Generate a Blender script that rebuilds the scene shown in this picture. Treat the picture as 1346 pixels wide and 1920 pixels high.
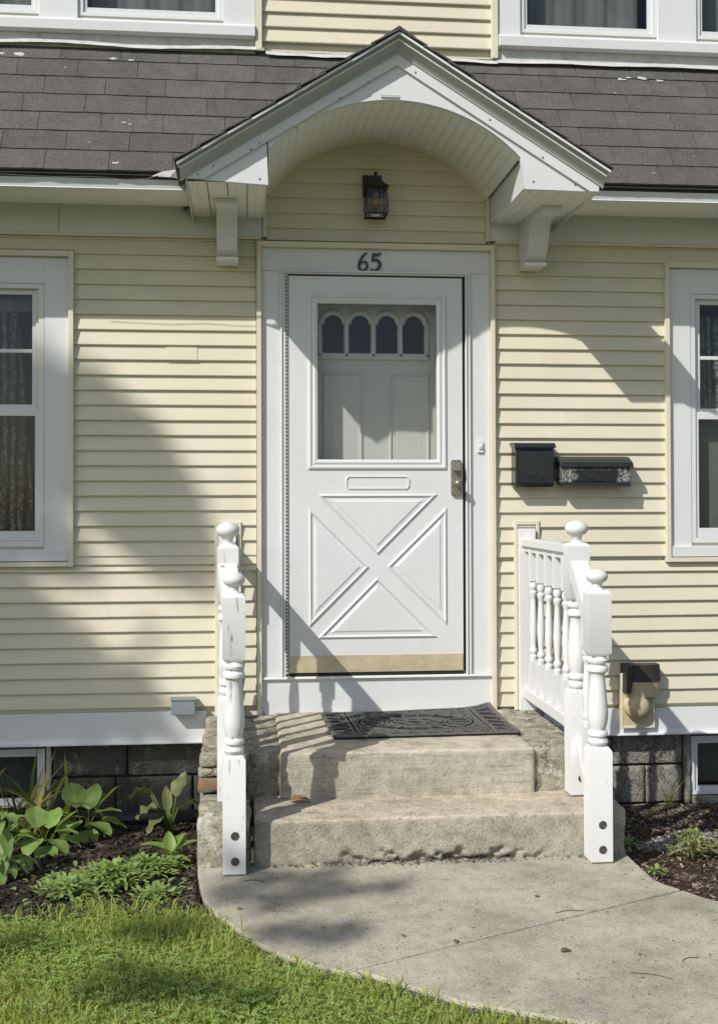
import bpy, bmesh, math, random
import numpy as np
from mathutils import Vector, Matrix, noise
for o in list(bpy.data.objects): bpy.data.objects.remove(o, do_unlink=True)
SC = bpy.context.scene
COL = SC.collection
rnd = random.Random(65)
R = math.radians

# ------------------------------------------------------------ camera, sky, sun
cam = bpy.data.cameras.new('camera'); camo = bpy.data.objects.new('camera', cam); COL.objects.link(camo)
cam.sensor_fit = 'VERTICAL'; cam.sensor_height = 36; cam.lens = 37.5
cam.shift_x = 0.01875; cam.shift_y = -0.01975
cam.clip_start = 0.05; cam.clip_end = 400
yaw, pitch, roll = R(5.2), R(0.8), R(0.15)
fw = Vector((math.sin(yaw)*math.cos(pitch), math.cos(yaw)*math.cos(pitch), math.sin(pitch)))
rt = Vector((math.cos(yaw), -math.sin(yaw), 0)); up = rt.cross(fw)
r2 = rt*math.cos(roll)-up*math.sin(roll); u2 = up*math.cos(roll)+rt*math.sin(roll)
camo.matrix_world = Matrix(((r2.x,u2.x,-fw.x,-0.6998),(r2.y,u2.y,-fw.y,-5.63),(r2.z,u2.z,-fw.z,1.465),(0,0,0,1)))
SC.camera = camo
SUN = Vector((-1.06, -1.0, 1.25)).normalized()
w = bpy.data.worlds.new('World'); SC.world = w; w.use_nodes = True
nt = w.node_tree; bg = nt.nodes['Background']
sky = nt.nodes.new('ShaderNodeTexSky'); sky.sky_type = 'NISHITA'; sky.sun_disc = False
sky.sun_elevation = math.asin(SUN.z); sky.sun_rotation = math.atan2(SUN.x, SUN.y)
sky.air_density = 1.0; sky.dust_density = 1.5; sky.ozone_density = 1.0
nt.links.new(sky.outputs[0], bg.inputs[0]); bg.inputs[1].default_value = 0.10
sl = bpy.data.lights.new('sun', 'SUN'); sl.energy = 4.1; sl.angle = R(0.53); sl.color = (1, .955, .88)
so = bpy.data.objects.new('sun', sl); COL.objects.link(so); so.rotation_euler = SUN.to_track_quat('Z','Y').to_euler()
vs = SC.view_settings; vs.view_transform = 'Standard'; vs.look = 'None'; vs.exposure = 0.10; vs.gamma = 1; vs.use_curve_mapping = False
SC.render.engine = 'CYCLES'
SC.cycles.max_bounces = 8; SC.cycles.transparent_max_bounces = 16

# ------------------------------------------------------------ materials
class N:
    def __init__(s, m): s.m = m; m.use_nodes = True; s.t = m.node_tree; s.b = s.t.nodes['Principled BSDF']
    def n(s, typ, **k):
        x = s.t.nodes.new(typ)
        for a, v in k.items():
            if a.startswith('i_'):
                key = a[2:]; key = int(key) if key.isdigit() else key
                x.inputs[key].default_value = v
            else: setattr(x, a, v)
        return x
    def l(s, a, b): s.t.links.new(a, b)
def _noise(g, vec, scale, detail=4, rough=.6):
    n = g.n('ShaderNodeTexNoise'); n.inputs['Scale'].default_value = scale; n.inputs['Detail'].default_value = detail; n.inputs['Roughness'].default_value = rough
    g.l(vec, n.inputs['Vector']); return n.outputs['Fac']
def _ramp(g, fac, stops):
    r = g.n('ShaderNodeValToRGB'); e = r.color_ramp.elements
    while len(e) < len(stops): e.new(.5)
    for i, (p, c) in enumerate(stops):
        e[i].position = p; e[i].color = (c, c, c, 1) if isinstance(c, (int, float)) else (*c, 1)
    g.l(fac, r.inputs[0]); return r.outputs[0]
def _mix(g, fac, a, b, mode='MIX'):
    m = g.n('ShaderNodeMix', data_type='RGBA', blend_type=mode)
    for s, v in ((m.inputs[0], fac), (m.inputs[6], a), (m.inputs[7], b)):
        if hasattr(v, 'links'): g.l(v, s)
        elif isinstance(v, (int, float)): s.default_value = v
        else: s.default_value = (*v, 1)
    return m.outputs[2]
def _bump(g, h, strength, dist=.01):
    b = g.n('ShaderNodeBump'); b.inputs['Strength'].default_value = strength; b.inputs['Distance'].default_value = dist
    g.l(h, b.inputs['Height']); g.l(b.outputs[0], g.b.inputs['Normal']); return b
MATS = {}
def mat(name, col, rough=.6, var=.08, scale=6, bump=.0, bscale=60, bdist=.002, dirt=None, dscale=3, damt=.5, dpos=(.5,.75), spec=.5, metal=0, stretch=None, rand=0.0, fine=None):
    m = bpy.data.materials.new(name); g = N(m); MATS[name] = m
    tc = g.n('ShaderNodeNewGeometry'); vec = tc.outputs['Position']
    if stretch:
        mp = g.n('ShaderNodeMapping'); mp.inputs['Scale'].default_value = stretch; g.l(vec, mp.inputs[0]); v2 = mp.outputs[0]
    else: v2 = vec
    f = _noise(g, v2, scale)
    lo = tuple(c*(1-var) for c in col); hi = tuple(min(1, c*(1+var)) for c in col)
    c = _ramp(g, f, [(.3, lo), (.7, hi)])
    if fine:
        f2 = _noise(g, vec, fine[0], 3, .7)
        c = _mix(g, 1.0, c, _ramp(g, f2, [(.35, 1-fine[1]), (.65, 1+0*fine[1])]), 'MULTIPLY')
    if dirt:
        d = _noise(g, v2, dscale, 6, .65)
        c = _mix(g, _ramp(g, d, [(dpos[0], 0.0), (dpos[1], damt)]), c, dirt)
    if rand:
        oi = g.n('ShaderNodeObjectInfo')
        c = _mix(g, 1.0, c, _ramp(g, oi.outputs['Random'], [(0, 1-rand), (1, 1.0)]), 'MULTIPLY')
    g.l(c, g.b.inputs['Base Color'])
    g.b.inputs['Roughness'].default_value = rough; g.b.inputs['Specular IOR Level'].default_value = spec; g.b.inputs['Metallic'].default_value = metal
    if bump: _bump(g, _noise(g, vec, bscale, 4, .65), bump, bdist)
    return m
mat('siding_vinyl', (.655,.617,.488), .48, .035, 2.2, bump=.12, bscale=9, bdist=.006, dirt=(.46,.42,.30), dscale=5, damt=.16, dpos=(.45,.8), stretch=(1,1,1.6), rand=.04, spec=.35, fine=(90,.03))
mat('trim_cream', (.66,.622,.496), .45, .03, 5, bump=.05, bscale=14, dirt=(.40,.36,.26), dscale=7, damt=.3, dpos=(.55,.85), spec=.35)
mat('trim_white', (.65,.67,.68), .42, .025, 4, bump=.10, bscale=10, bdist=.004, dirt=(.45,.45,.42), dscale=7, damt=.28, dpos=(.56,.9), spec=.4)
mat('door_white', (.65,.665,.675), .36, .03, 3, bump=.10, bscale=26, dirt=(.46,.46,.44), dscale=9, damt=.3, dpos=(.55,.9), spec=.45)
mat('inner_door', (.74,.74,.73), .5, .03, 5, spec=.4)
mat('soffit_white', (.80,.80,.76), .55, .03, 5, bump=.05, dirt=(.42,.40,.34), dscale=5, damt=.35, dpos=(.5,.85))
mat('wood_paint_worn', (.71,.72,.72), .5, .04, 8, bump=.4, bscale=45, bdist=.004, dirt=(.20,.18,.15), dscale=34, damt=.85, dpos=(.60,.68), stretch=(1,1,.16), spec=.35)
mat('wood_paint', (.68,.69,.695), .45, .03, 8, bump=.25, bscale=35, bdist=.003, dirt=(.36,.34,.30), dscale=26, damt=.75, dpos=(.64,.74), stretch=(1,1,.35), spec=.4)
mat('crown_paint', (.40,.42,.415), .4, .06, 6, bump=.05)
mat('crown_shade_grey', (.38,.395,.39), .4, .06, 6, bump=.05)  # greyer than the trim: shade of the down-facing cove put into the colour
mat('shingle', (.172,.164,.156), .9, .14, 9, bump=.9, bscale=330, bdist=.004, rand=.16, fine=(210,.65), dirt=(.40,.39,.37), dscale=170, damt=.9, dpos=(.58,.72), spec=.2)
mat('roof_felt', (.02,.02,.02), .95)
mat('flashing', (.55,.55,.54), .45, .12, 12, bump=.5, bscale=14, bdist=.01, dirt=(.2,.19,.17), dscale=14, damt=.6, dpos=(.55,.75))
mat('paint_blob', (.46,.46,.44), .6, bump=.3)
mat('dark_gap', (.012,.013,.013), .8)
mat('rubber_mat', (.10,.098,.095), .6, .15, 60, bump=.15, bscale=300, dirt=(.20,.19,.17), dscale=40, damt=.5, dpos=(.5,.8))
mat('black_rubber_shade', (.012,.012,.012), .9)  # rubber front edge, and the painted shade in the mat's holes
mat('black_metal', (.020,.023,.027), .22, .2, 20, bump=.15, bscale=50)
mat('lantern_metal', (.025,.024,.02), .5, .25, 30, bump=.4, bscale=120)
mat('pewter', (.30,.28,.23), .42, .2, 60, metal=.7, dirt=(.10,.09,.07), dscale=70, damt=.6)
mat('brass', (.60,.52,.35), .5, .12, 12, metal=.35, dirt=(.22,.18,.10), dscale=16, damt=.3, dpos=(.5,.8), stretch=(1,1,2))
mat('vent_tan', (.56,.48,.30), .5, .08, 20, dirt=(.30,.22,.12), dscale=22, damt=.6, dpos=(.5,.8))
mat('vent_dark', (.035,.03,.03), .6, .2, 30)
mat('grey_plastic', (.23,.26,.285), .5, .06, 20)
mat('brick_red', (.23,.115,.075), .9, .3, 30, bump=.8, bscale=70, bdist=.006, dirt=(.16,.14,.10), dscale=22, damt=.95, dpos=(.40,.58))
mat('bulb_glass', (.45,.28,.10), .2, .2, 30)
mat('bulb_white', (.75,.74,.7), .4)
mat('bolt', (.12,.11,.10), .5, .4, 90, metal=.6)
mat('lace', (.36,.38,.35), .9, .2, 20)
mat('shade_cloth', (.17,.18,.175), .9, .15, 5)
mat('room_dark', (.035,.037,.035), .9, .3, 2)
mat('bark', (.10,.08,.06), .9, .3, 8, bump=.8, bscale=20, bdist=.03)
mat('dead_leaf', (.20,.12,.05), .8, .35, 40)
mat('stone_white', (.45,.43,.40), .85, .3, 40, rand=.3)

# concrete: aggregate speckle, blotches, algae, trowel streaks
def concrete(name, base, top=None, algae=.3, streak=0, bumpd=.004, dark=.5, pit=.5, crack=0, white=0, agg=130):
    m = bpy.data.materials.new(name); g = N(m); MATS[name] = m
    ge = g.n('ShaderNodeNewGeometry'); p = ge.outputs['Position']
    big = _noise(g, p, 2.6, 6, .62); mid = _noise(g, p, 16, 6, .72); fin = _noise(g, p, agg, 2, .6)
    bc = base
    if top:   # worn sandy tread against the grey formed face
        sn = g.n('ShaderNodeSeparateXYZ'); g.l(ge.outputs['Normal'], sn.inputs[0])
        bc = _mix(g, _ramp(g, sn.outputs[2], [(.35, 0.0), (.8, 1.0)]), base, top)
    c = _mix(g, 1, bc, _ramp(g, big, [(.32, .66), (.46, .86), (.56, 1.0)]), 'MULTIPLY')
    c = _mix(g, _ramp(g, _noise(g, p, 5.5, 7, .75), [(.52, 0.0), (.66, dark*.55)]), c, tuple(x*y for x, y in zip(base, (.42,.38,.32))))
    c = _mix(g, 1, c, _ramp(g, mid, [(.34, 1-dark*.6), (.52, 1-dark*.12), (.6, 1.0)]), 'MULTIPLY')
    c = _mix(g, 1, c, _ramp(g, fin, [(.30, 1-pit), (.42, 1-pit*.25), (.55, 1.0)]), 'MULTIPLY')
    c = _mix(g, _ramp(g, fin, [(.62, 0.0), (.72, pit)]), c, (.62,.59,.52))
    v = g.n('ShaderNodeTexVoronoi'); v.inputs['Scale'].default_value = 42; g.l(p, v.inputs['Vector'])
    c = _mix(g, _ramp(g, v.outputs['Distance'], [(.05, pit*1.5), (.16, 0)]), c, tuple(x*.35 for x in base))
    v2 = g.n('ShaderNodeTexVoronoi'); v2.inputs['Scale'].default_value = 31; g.l(p, v2.inputs['Vector'])
    c = _mix(g, _ramp(g, v2.outputs['Distance'], [(.04, pit*1.3), (.12, 0)]), c, (.62,.60,.55))
    if algae:
        a = _noise(g, p, 3.3, 6, .7)
        c = _mix(g, _ramp(g, a, [(.5, 0.0), (.66, algae)]), c, (.17,.165,.085))
    if white:
        a = _noise(g, p, 9, 7, .75)
        c = _mix(g, _ramp(g, a, [(.56, 0.0), (.62, white)]), c, (.60,.57,.50))
    if streak:
        mp = g.n('ShaderNodeMapping'); mp.inputs['Scale'].default_value = (1.0, 1, 22); g.l(p, mp.inputs[0])
        s_ = _noise(g, mp.outputs[0], 4.5, 7, .75)
        c = _mix(g, 1, c, _ramp(g, s_, [(.36, 1-streak), (.46, 1-streak*.2), (.6, 1.0)]), 'MULTIPLY')
    h = g.n('ShaderNodeMath', operation='ADD'); g.l(fin, h.inputs[0]); g.l(mid, h.inputs[1]); hh = h.outputs[0]
    if crack:
        wn = _noise(g, p, 7, 4, .7); ad2 = g.n('ShaderNodeVectorMath', operation='ADD'); g.l(p, ad2.inputs[0])
        sc_ = g.n('ShaderNodeVectorMath', operation='SCALE'); g.l(_mix(g, 1, (0,0,0), wn), sc_.inputs[0]); sc_.inputs['Scale'].default_value = .22; g.l(sc_.outputs[0], ad2.inputs[1])
        vc = g.n('ShaderNodeTexVoronoi', feature='DISTANCE_TO_EDGE'); vc.inputs['Scale'].default_value = crack; g.l(ad2.outputs[0], vc.inputs['Vector'])
        cr = _ramp(g, vc.outputs['Distance'], [(.0, .35), (.022, 1.0)])
        c = _mix(g, 1, c, cr, 'MULTIPLY')
        h2 = g.n('ShaderNodeMath', operation='ADD'); g.l(hh, h2.inputs[0]); g.l(cr, h2.inputs[1]); hh = h2.outputs[0]
    g.l(c, g.b.inputs['Base Color']); g.b.inputs['Roughness'].default_value = .9; g.b.inputs['Specular IOR Level'].default_value = .25
    _bump(g, hh, .9, bumpd)
    return m
concrete('walk_concrete', (.485,.45,.36), algae=.10, dark=.42, pit=.42, bumpd=.003, agg=105)
concrete('step_concrete', (.46,.43,.345), top=(.60,.53,.42), algae=.35, dark=.55, pit=.45, bumpd=.0035, agg=95)
concrete('riser_concrete', (.52,.49,.40), top=(.62,.56,.45), algae=.35, streak=.35, dark=.45, pit=.35, bumpd=.003, agg=120)
concrete('patch_concrete', (.42,.395,.32), algae=.45, dark=.9, pit=.5, bumpd=.006, crack=4, white=.7)
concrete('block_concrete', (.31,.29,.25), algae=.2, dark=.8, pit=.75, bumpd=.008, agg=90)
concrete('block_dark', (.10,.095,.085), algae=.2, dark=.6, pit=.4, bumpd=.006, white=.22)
concrete('sill_stone', (.36,.35,.31), algae=.4, dark=.9, pit=.5, bumpd=.008)

concrete('crumb_dark', (.16,.14,.11), algae=.4)
def ground_mat(name, c1, c2, c3, sc):
    m = bpy.data.materials.new(name); g = N(m); MATS[name] = m
    p = g.n('ShaderNodeNewGeometry').outputs['Position']
    a = _noise(g, p, sc, 6, .7); b = _noise(g, p, sc*.06, 4, .6)
    c = _ramp(g, a, [(.3, c1), (.5, c2), (.72, c3)])
    c = _mix(g, 1, c, _ramp(g, b, [(.3, .65), (.7, 1.0)]), 'MULTIPLY')
    g.l(c, g.b.inputs['Base Color']); g.b.inputs['Roughness'].default_value = .95; g.b.inputs['Specular IOR Level'].default_value = .15
    _bump(g, a, 1, .02)
ground_mat('soil_dark', (.012,.009,.007), (.035,.025,.018), (.07,.05,.035), 60)
ground_mat('soil_brown', (.03,.02,.014), (.075,.05,.035), (.13,.095,.065), 60)
ground_mat('turf', (.10,.12,.035), (.17,.19,.07), (.26,.25,.11), 50)

def leafmat(name, col, col2, rough=.45, trans=.35, vein=0, edge=None):
    m = bpy.data.materials.new(name); g = N(m); MATS[name] = m
    p = g.n('ShaderNodeNewGeometry')
    pos = p.outputs['Position']
    f = _noise(g, pos, 22, 4, .6)
    c = _ramp(g, f, [(.3, col), (.68, col2)])
    ri = _ramp(g, p.outputs['Random Per Island'], [(0, .62), (1, 1.0)])
    c = _mix(g, 1, c, ri, 'MULTIPLY')
    if edge:
        uv = g.n('ShaderNodeUVMap'); sp = g.n('ShaderNodeSeparateXYZ'); g.l(uv.outputs[0], sp.inputs[0])
        # u: 0..1 across the blade, .5 = midrib
        ab = g.n('ShaderNodeMath', operation='SUBTRACT'); g.l(sp.outputs[0], ab.inputs[0]); ab.inputs[1].default_value = .5
        a2 = g.n('ShaderNodeMath', operation='ABSOLUTE'); g.l(ab.outputs[0], a2.inputs[0])
        c = _mix(g, _ramp(g, a2.outputs[0], [(.0, .75), (.035, 0.0), (.44, 0.0), (.5, .9)]), c, edge)
        wv = g.n('ShaderNodeTexWave', bands_direction='X'); wv.inputs['Scale'].default_value = 5.5; wv.inputs['Distortion'].default_value = 0.4
        g.l(uv.outputs[0], wv.inputs['Vector'])
        c = _mix(g, 1, c, _ramp(g, wv.outputs['Fac'], [(0, .72), (.5, 1.0)]), 'MULTIPLY')
    if edge: c = _mix(g, _ramp(g, _noise(g, pos, 55, 4, .7), [(.60, 0.0), (.70, .75)]), c, (.22,.16,.06))
    g.l(c, g.b.inputs['Base Color']); g.b.inputs['Roughness'].default_value = rough; g.b.inputs['Specular IOR Level'].default_value = .35
    tr = g.n('ShaderNodeBsdfTranslucent'); g.l(_mix(g, .5, c, (col2[0]*1.4, col2[1]*1.5, col2[2]*.6)), tr.inputs[0])
    mx = g.n('ShaderNodeMixShader'); mx.inputs[0].default_value = trans
    g.l(g.b.outputs[0], mx.inputs[1]); g.l(tr.outputs[0], mx.inputs[2])
    g.l(mx.outputs[0], g.t.nodes['Material Output'].inputs[0])
leafmat('grass_blade', (.27,.38,.07), (.56,.61,.18), .55, .4)
leafmat('grass_dry', (.42,.40,.18), (.58,.53,.28), .6, .3)
leafmat('clover_leaf', (.24,.42,.09), (.46,.60,.20), .5, .35)
leafmat('hosta_leaf', (.18,.34,.07), (.36,.50,.15), .4, .35, edge=(.42,.50,.26))
leafmat('broad_leaf', (.16,.29,.07), (.31,.43,.14), .45, .3, edge=(.30,.40,.18))
leafmat('iris_blade', (.34,.33,.06), (.60,.50,.12), .5, .35)
leafmat('iris_green', (.08,.13,.03), (.17,.22,.06), .5, .35)
leafmat('sprout_leaf', (.18,.32,.06), (.33,.46,.10), .4, .4, edge=(.40,.52,.18))
leafmat('purple_leaf', (.10,.15,.05), (.24,.26,.10), .5, .3, edge=(.34,.24,.24))
leafmat('weed_leaf', (.20,.33,.08), (.42,.53,.20), .5, .35)
leafmat('pale_weed', (.26,.33,.10), (.42,.46,.18), .5, .35)
leafmat('tree_leaf', (.04,.085,.02), (.09,.15,.04), .5, .3)

def glassmat(name, tint, refl=.05, rough=.02):
    m = bpy.data.materials.new(name); m.use_nodes = True; t = m.node_tree; t.nodes.clear(); MATS[name] = m
    o = t.nodes.new('ShaderNodeOutputMaterial'); mx = t.nodes.new('ShaderNodeMixShader')
    tr = t.nodes.new('ShaderNodeBsdfTransparent'); tr.inputs[0].default_value = (*tint, 1)
    gl = t.nodes.new('ShaderNodeBsdfGlossy'); gl.inputs['Roughness'].default_value = rough
    lw = t.nodes.new('ShaderNodeLayerWeight'); lw.inputs[0].default_value = .5; fr = t.nodes.new('ShaderNodeMath'); fr.operation = 'POWER'; fr.inputs[1].default_value = 5.0; t.links.new(lw.outputs['Facing'], fr.inputs[0])
    md = t.nodes.new('ShaderNodeMath'); md.operation = 'MULTIPLY_ADD'; md.inputs[1].default_value = 1.0; md.inputs[2].default_value = refl
    geo = t.nodes.new('ShaderNodeNewGeometry'); ns = t.nodes.new('ShaderNodeTexNoise'); ns.inputs['Scale'].default_value = 2.0
    bp = t.nodes.new('ShaderNodeBump'); bp.inputs['Strength'].default_value = .12; bp.inputs['Distance'].default_value = .02
    t.links.new(geo.outputs['Position'], ns.inputs['Vector']); t.links.new(ns.outputs['Fac'], bp.inputs['Height']); t.links.new(bp.outputs[0], gl.inputs['Normal'])
    t.links.new(fr.outputs[0], md.inputs[0]); t.links.new(md.outputs[0], mx.inputs[0])
    t.links.new(tr.outputs[0], mx.inputs[1]); t.links.new(gl.outputs[0], mx.inputs[2]); t.links.new(mx.outputs[0], o.inputs[0])
glassmat('glass_clear', (.76,.77,.75), .04)
glassmat('glass_window', (.74,.78,.76), .06)

# curtain lace: alpha pattern of holes, banded to stand in for fold shading
def lacemat():
    m = bpy.data.materials.new('lace_curtain'); g = N(m); MATS['lace_curtain'] = m
    p = g.n('ShaderNodeNewGeometry').outputs['Position']
    n1 = _noise(g, p, 48, 4, .75)
    v = g.n('ShaderNodeTexVoronoi'); v.inputs['Scale'].default_value = 38; g.l(p, v.inputs['Vector'])
    al = _mix(g, 1, _ramp(g, n1, [(.46, .25), (.56, .85)]), _ramp(g, v.outputs['Distance'], [(.2, .45), (.5, 1.0)]), 'MULTIPLY')
    wv = g.n('ShaderNodeTexWave', bands_direction='X'); wv.inputs['Scale'].default_value = 7; wv.inputs['Distortion'].default_value = 2.5; wv.inputs['Detail Scale'].default_value = .6; g.l(p, wv.inputs['Vector'])
    al = _mix(g, 1, al, _ramp(g, wv.outputs['Fac'], [(.1, .12), (.6, 1.0)]), 'MULTIPLY')
    g.b.inputs['Base Color'].default_value = (.36,.39,.36,1); g.b.inputs['Roughness'].default_value = .9
    g.l(al, g.b.inputs['Alpha'])
lacemat()

# mailbox front with peeled paint at both ends
def peeled():
    m = bpy.data.materials.new('peeled_black'); g = N(m); MATS['peeled_black'] = m
    p = g.n('ShaderNodeNewGeometry').outputs['Position']; s = g.n('ShaderNodeSeparateXYZ'); g.l(p, s.inputs[0])
    dx = g.n('ShaderNodeMath', operation='SUBTRACT'); g.l(s.outputs[0], dx.inputs[0]); dx.inputs[1].default_value = 1.170
    ax = g.n('ShaderNodeMath', operation='ABSOLUTE'); g.l(dx.outputs[0], ax.inputs[0])
    n = _noise(g, p, 60, 6, .75); n0 = _noise(g, p, 18, 3, .6)
    w1 = g.n('ShaderNodeMath', operation='MULTIPLY_ADD'); g.l(n0, w1.inputs[0]); w1.inputs[1].default_value = .12; g.l(ax.outputs[0], w1.inputs[2])
    side = _ramp(g, w1.outputs[0], [(.165, 0.0), (.19, 1.0)])
    hz = _ramp(g, s.outputs[2], [(0, 0.0), (1, 1.0)])
    top = g.n('ShaderNodeMapRange'); g.l(s.outputs[2], top.inputs[0]); top.inputs[1].default_value = 1.652; top.inputs[2].default_value = 1.664
    reg = _mix(g, 1, side, _mix(g, 1, top.outputs[0], (.6,.6,.6), 'MULTIPLY'), 'ADD')
    fac = _mix(g, 1, reg, _ramp(g, n, [(.44, 0.0), (.56, 1.0)]), 'MULTIPLY')
    c = _mix(g, fac, (.016,.018,.021), (.33,.34,.33))
    g.l(c, g.b.inputs['Base Color']); g.b.inputs['Roughness'].default_value = .4
peeled()

# ------------------------------------------------------------ mesh helpers
def tag(o, label=None, cat=None, group=None, kind=None):
    if label: o['label'] = label
    if cat: o['category'] = cat
    if group: o['group'] = group
    if kind: o['kind'] = kind
    return o
OFF = {}
def thing(name, label, cat, loc=(0,0,0), group=None, kind=None):
    o = bpy.data.objects.new(name, None); COL.objects.link(o); o.location = loc; o.empty_display_size = .1
    OFF[o] = Vector(loc); return tag(o, label, cat, group, kind)
class MB:
    def __init__(s): s.v = []; s.f = []; s.uv = None
    def add(s, vs, fs):
        b = len(s.v); s.v += [tuple(v) for v in vs]; s.f += [tuple(i+b for i in f) for f in fs]; return s
    def box(s, x0, x1, y0, y1, z0, z1):
        return s.add([(x0,y0,z0),(x1,y0,z0),(x1,y1,z0),(x0,y1,z0),(x0,y0,z1),(x1,y0,z1),(x1,y1,z1),(x0,y1,z1)],
                     [(0,3,2,1),(4,5,6,7),(0,1,5,4),(1,2,6,5),(2,3,7,6),(3,0,4,7)])
    def prism(s, pts, axis, a, b):
        # pts 2-D polygon; axis 'x' -> pts are (y,z); 'y' -> (x,z); 'z' -> (x,y)
        n = len(pts)
        def P(p, t):
            return (t,p[0],p[1]) if axis == 'x' else ((p[0],t,p[1]) if axis == 'y' else (p[0],p[1],t))
        vs = [P(p, a) for p in pts]+[P(p, b) for p in pts]
        fs = [tuple(range(n)), tuple(range(2*n-1, n-1, -1))]+[(i, n+i, n+(i+1) % n, (i+1) % n) for i in range(n)]
        return s.add(vs, fs)
    def lathe(s, prof, cx, cy, seg=16, sq=None):
        # prof: (r,z)
        b = []
        for r, z in prof:
            for k in range(seg):
                a = 2*math.pi*k/seg; b.append((cx+r*math.cos(a), cy+r*math.sin(a), z))
        fs = []
        for i in range(len(prof)-1):
            for k in range(seg):
                k2 = (k+1) % seg; fs.append((i*seg+k, i*seg+k2, (i+1)*seg+k2, (i+1)*seg+k))
        fs.append(tuple(range(seg-1, -1, -1))); fs.append(tuple(range((len(prof)-1)*seg, len(prof)*seg)))
        return s.add(b, fs)
    def tube(s, pts, r, seg=6):
        vs = []; n = len(pts); pts = [Vector(p) for p in pts]
        for i, p in enumerate(pts):
            d = (pts[min(i+1,n-1)]-pts[max(i-1,0)]).normalized()
            a = d.orthogonal().normalized() if i == 0 else (a - d*a.dot(d)).normalized()
            b = d.cross(a); rr = r[i] if isinstance(r, (list,tuple)) else r
            for k in range(seg):
                t = 2*math.pi*k/seg; vs.append(p+a*rr*math.cos(t)+b*rr*math.sin(t))
        fs = [(i*seg+k, i*seg+(k+1)%seg, (i+1)*seg+(k+1)%seg, (i+1)*seg+k) for i in range(n-1) for k in range(seg)]
        fs += [tuple(range(seg-1,-1,-1)), tuple(range((n-1)*seg, n*seg))]
        return s.add(vs, fs)
    def ribbon(s, pts, wd, z0, z1, closed=False):
        # flat ribbon in the xy plane with thickness
        n = len(pts); L = []; Rr = []
        for i, p in enumerate(pts):
            if closed: a = pts[i-1]; b = pts[(i+1) % n]
            else: a = pts[max(i-1,0)]; b = pts[min(i+1,n-1)]
            dx, dy = b[0]-a[0], b[1]-a[1]; l = math.hypot(dx,dy) or 1
            nx, ny = -dy/l*wd/2, dx/l*wd/2
            L.append((p[0]+nx,p[1]+ny)); Rr.append((p[0]-nx,p[1]-ny))
        vs = []
        for i in range(n): vs += [(*L[i],z0),(*Rr[i],z0),(*Rr[i],z1),(*L[i],z1)]
        fs = []
        for i in range(n if closed else n-1):
            a = i*4; b = ((i+1) % n)*4
            for k in range(4): fs.append((a+k, a+(k+1)%4, b+(k+1)%4, b+k))
        if not closed: fs += [(0,1,2,3),(4*n-1,4*n-2,4*n-3,4*n-4)]
        return s.add(vs, fs)
    def build(s, name, m, parent=None, bevel=0, smooth=False, kind=None, label=None, loc=None, recalc=True):
        me = bpy.data.meshes.new(name)
        off = OFF.get(parent, Vector()) if parent else Vector()
        L = Vector(loc) if loc is not None else None
        base = L if L is not None else off
        me.from_pydata([(v[0]-base.x, v[1]-base.y, v[2]-base.z) for v in s.v], [], s.f)
        if recalc:
            bm = bmesh.new(); bm.from_mesh(me); bmesh.ops.recalc_face_normals(bm, faces=bm.faces); bm.to_mesh(me); bm.free()
        me.materials.append(MATS[m] if isinstance(m, str) else m)
        if s.uv:
            ul = me.uv_layers.new(name='UVMap')
            for lp in me.loops: ul.data[lp.index].uv = s.uv[lp.vertex_index]
        if smooth: me.polygons.foreach_set('use_smooth', [True]*len(me.polygons))
        o = bpy.data.objects.new(name, me); COL.objects.link(o)
        if L is not None: o.location = L-off; OFF[o] = L
        else: OFF[o] = off
        if parent: o.parent = parent
        if bevel:
            b = o.modifiers.new('Bevel','BEVEL'); b.width = bevel; b.segments = 1 if bevel < .004 else 2; b.limit_method = 'ANGLE'; b.angle_limit = R(35)
        if smooth and me.polygons: 
            me.update()
        if kind: o['kind'] = kind
        if label: o['label'] = label
        return o
def box(name, m, parent, x0, x1, y0, y1, z0, z1, bevel=.002, **k): return MB().box(x0,x1,y0,y1,z0,z1).build(name, m, parent, bevel, **k)
def share(src, parent, loc, rot=None, scale=None):
    o = src.copy(); COL.objects.link(o); o.parent = parent; o.location = Vector(loc)-OFF.get(parent, Vector())
    OFF[o] = Vector(loc)
    if rot: o.rotation_euler = rot
    if scale: o.scale = scale
    return o
def smooth_angle(o, a=35):
    me = o.data; me.polygons.foreach_set('use_smooth', [True]*len(me.polygons))
    bm = bmesh.new(); bm.from_mesh(me)
    for e in bm.edges:
        if len(e.link_faces) == 2 and e.calc_face_angle(0) > R(a): e.smooth = False
    bm.to_mesh(me); bm.free(); return o

# ------------------------------------------------------------ ground
def ground_z(x, y, front=-.02, back=-.155):
    t = min(1, max(0, (y+1.60)/1.6)); return front+(back-front)*t
def grid(name, m, x0, x1, y0, y1, nx, ny, zf, kind='structure', label=None, cat=None, keep=None):
    vs = [(x0+(x1-x0)*i/nx, y0+(y1-y0)*j/ny) for j in range(ny+1) for i in range(nx+1)]
    b = MB(); b.v = [(x, y, zf(x,y)) for x, y in vs]
    for j in range(ny):
        for i in range(nx):
            if keep and not keep(x0+(x1-x0)*(i+.5)/nx, y0+(y1-y0)*(j+.5)/ny): continue
            a = j*(nx+1)+i; b.f.append((a,a+1,a+nx+2,a+nx+1))
    o = b.build(name, m, None, smooth=True, recalc=False); tag(o, label, cat, kind=kind); return o
grid('lawn', 'turf', -60, 60, -60, 60, 120, 120, lambda x, y: -.045 if y < -1.7 else -.28, label='green lawn in the foreground left of the walkway', cat='lawn')
def soilz(x, y):
    n = noise.noise(Vector((x*5, y*5, 1)))*.012+noise.noise(Vector((x*17, y*17, 4)))*.006
    return ground_z(x,y)+n*(1 if y > -1.55 else .4)
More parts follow.
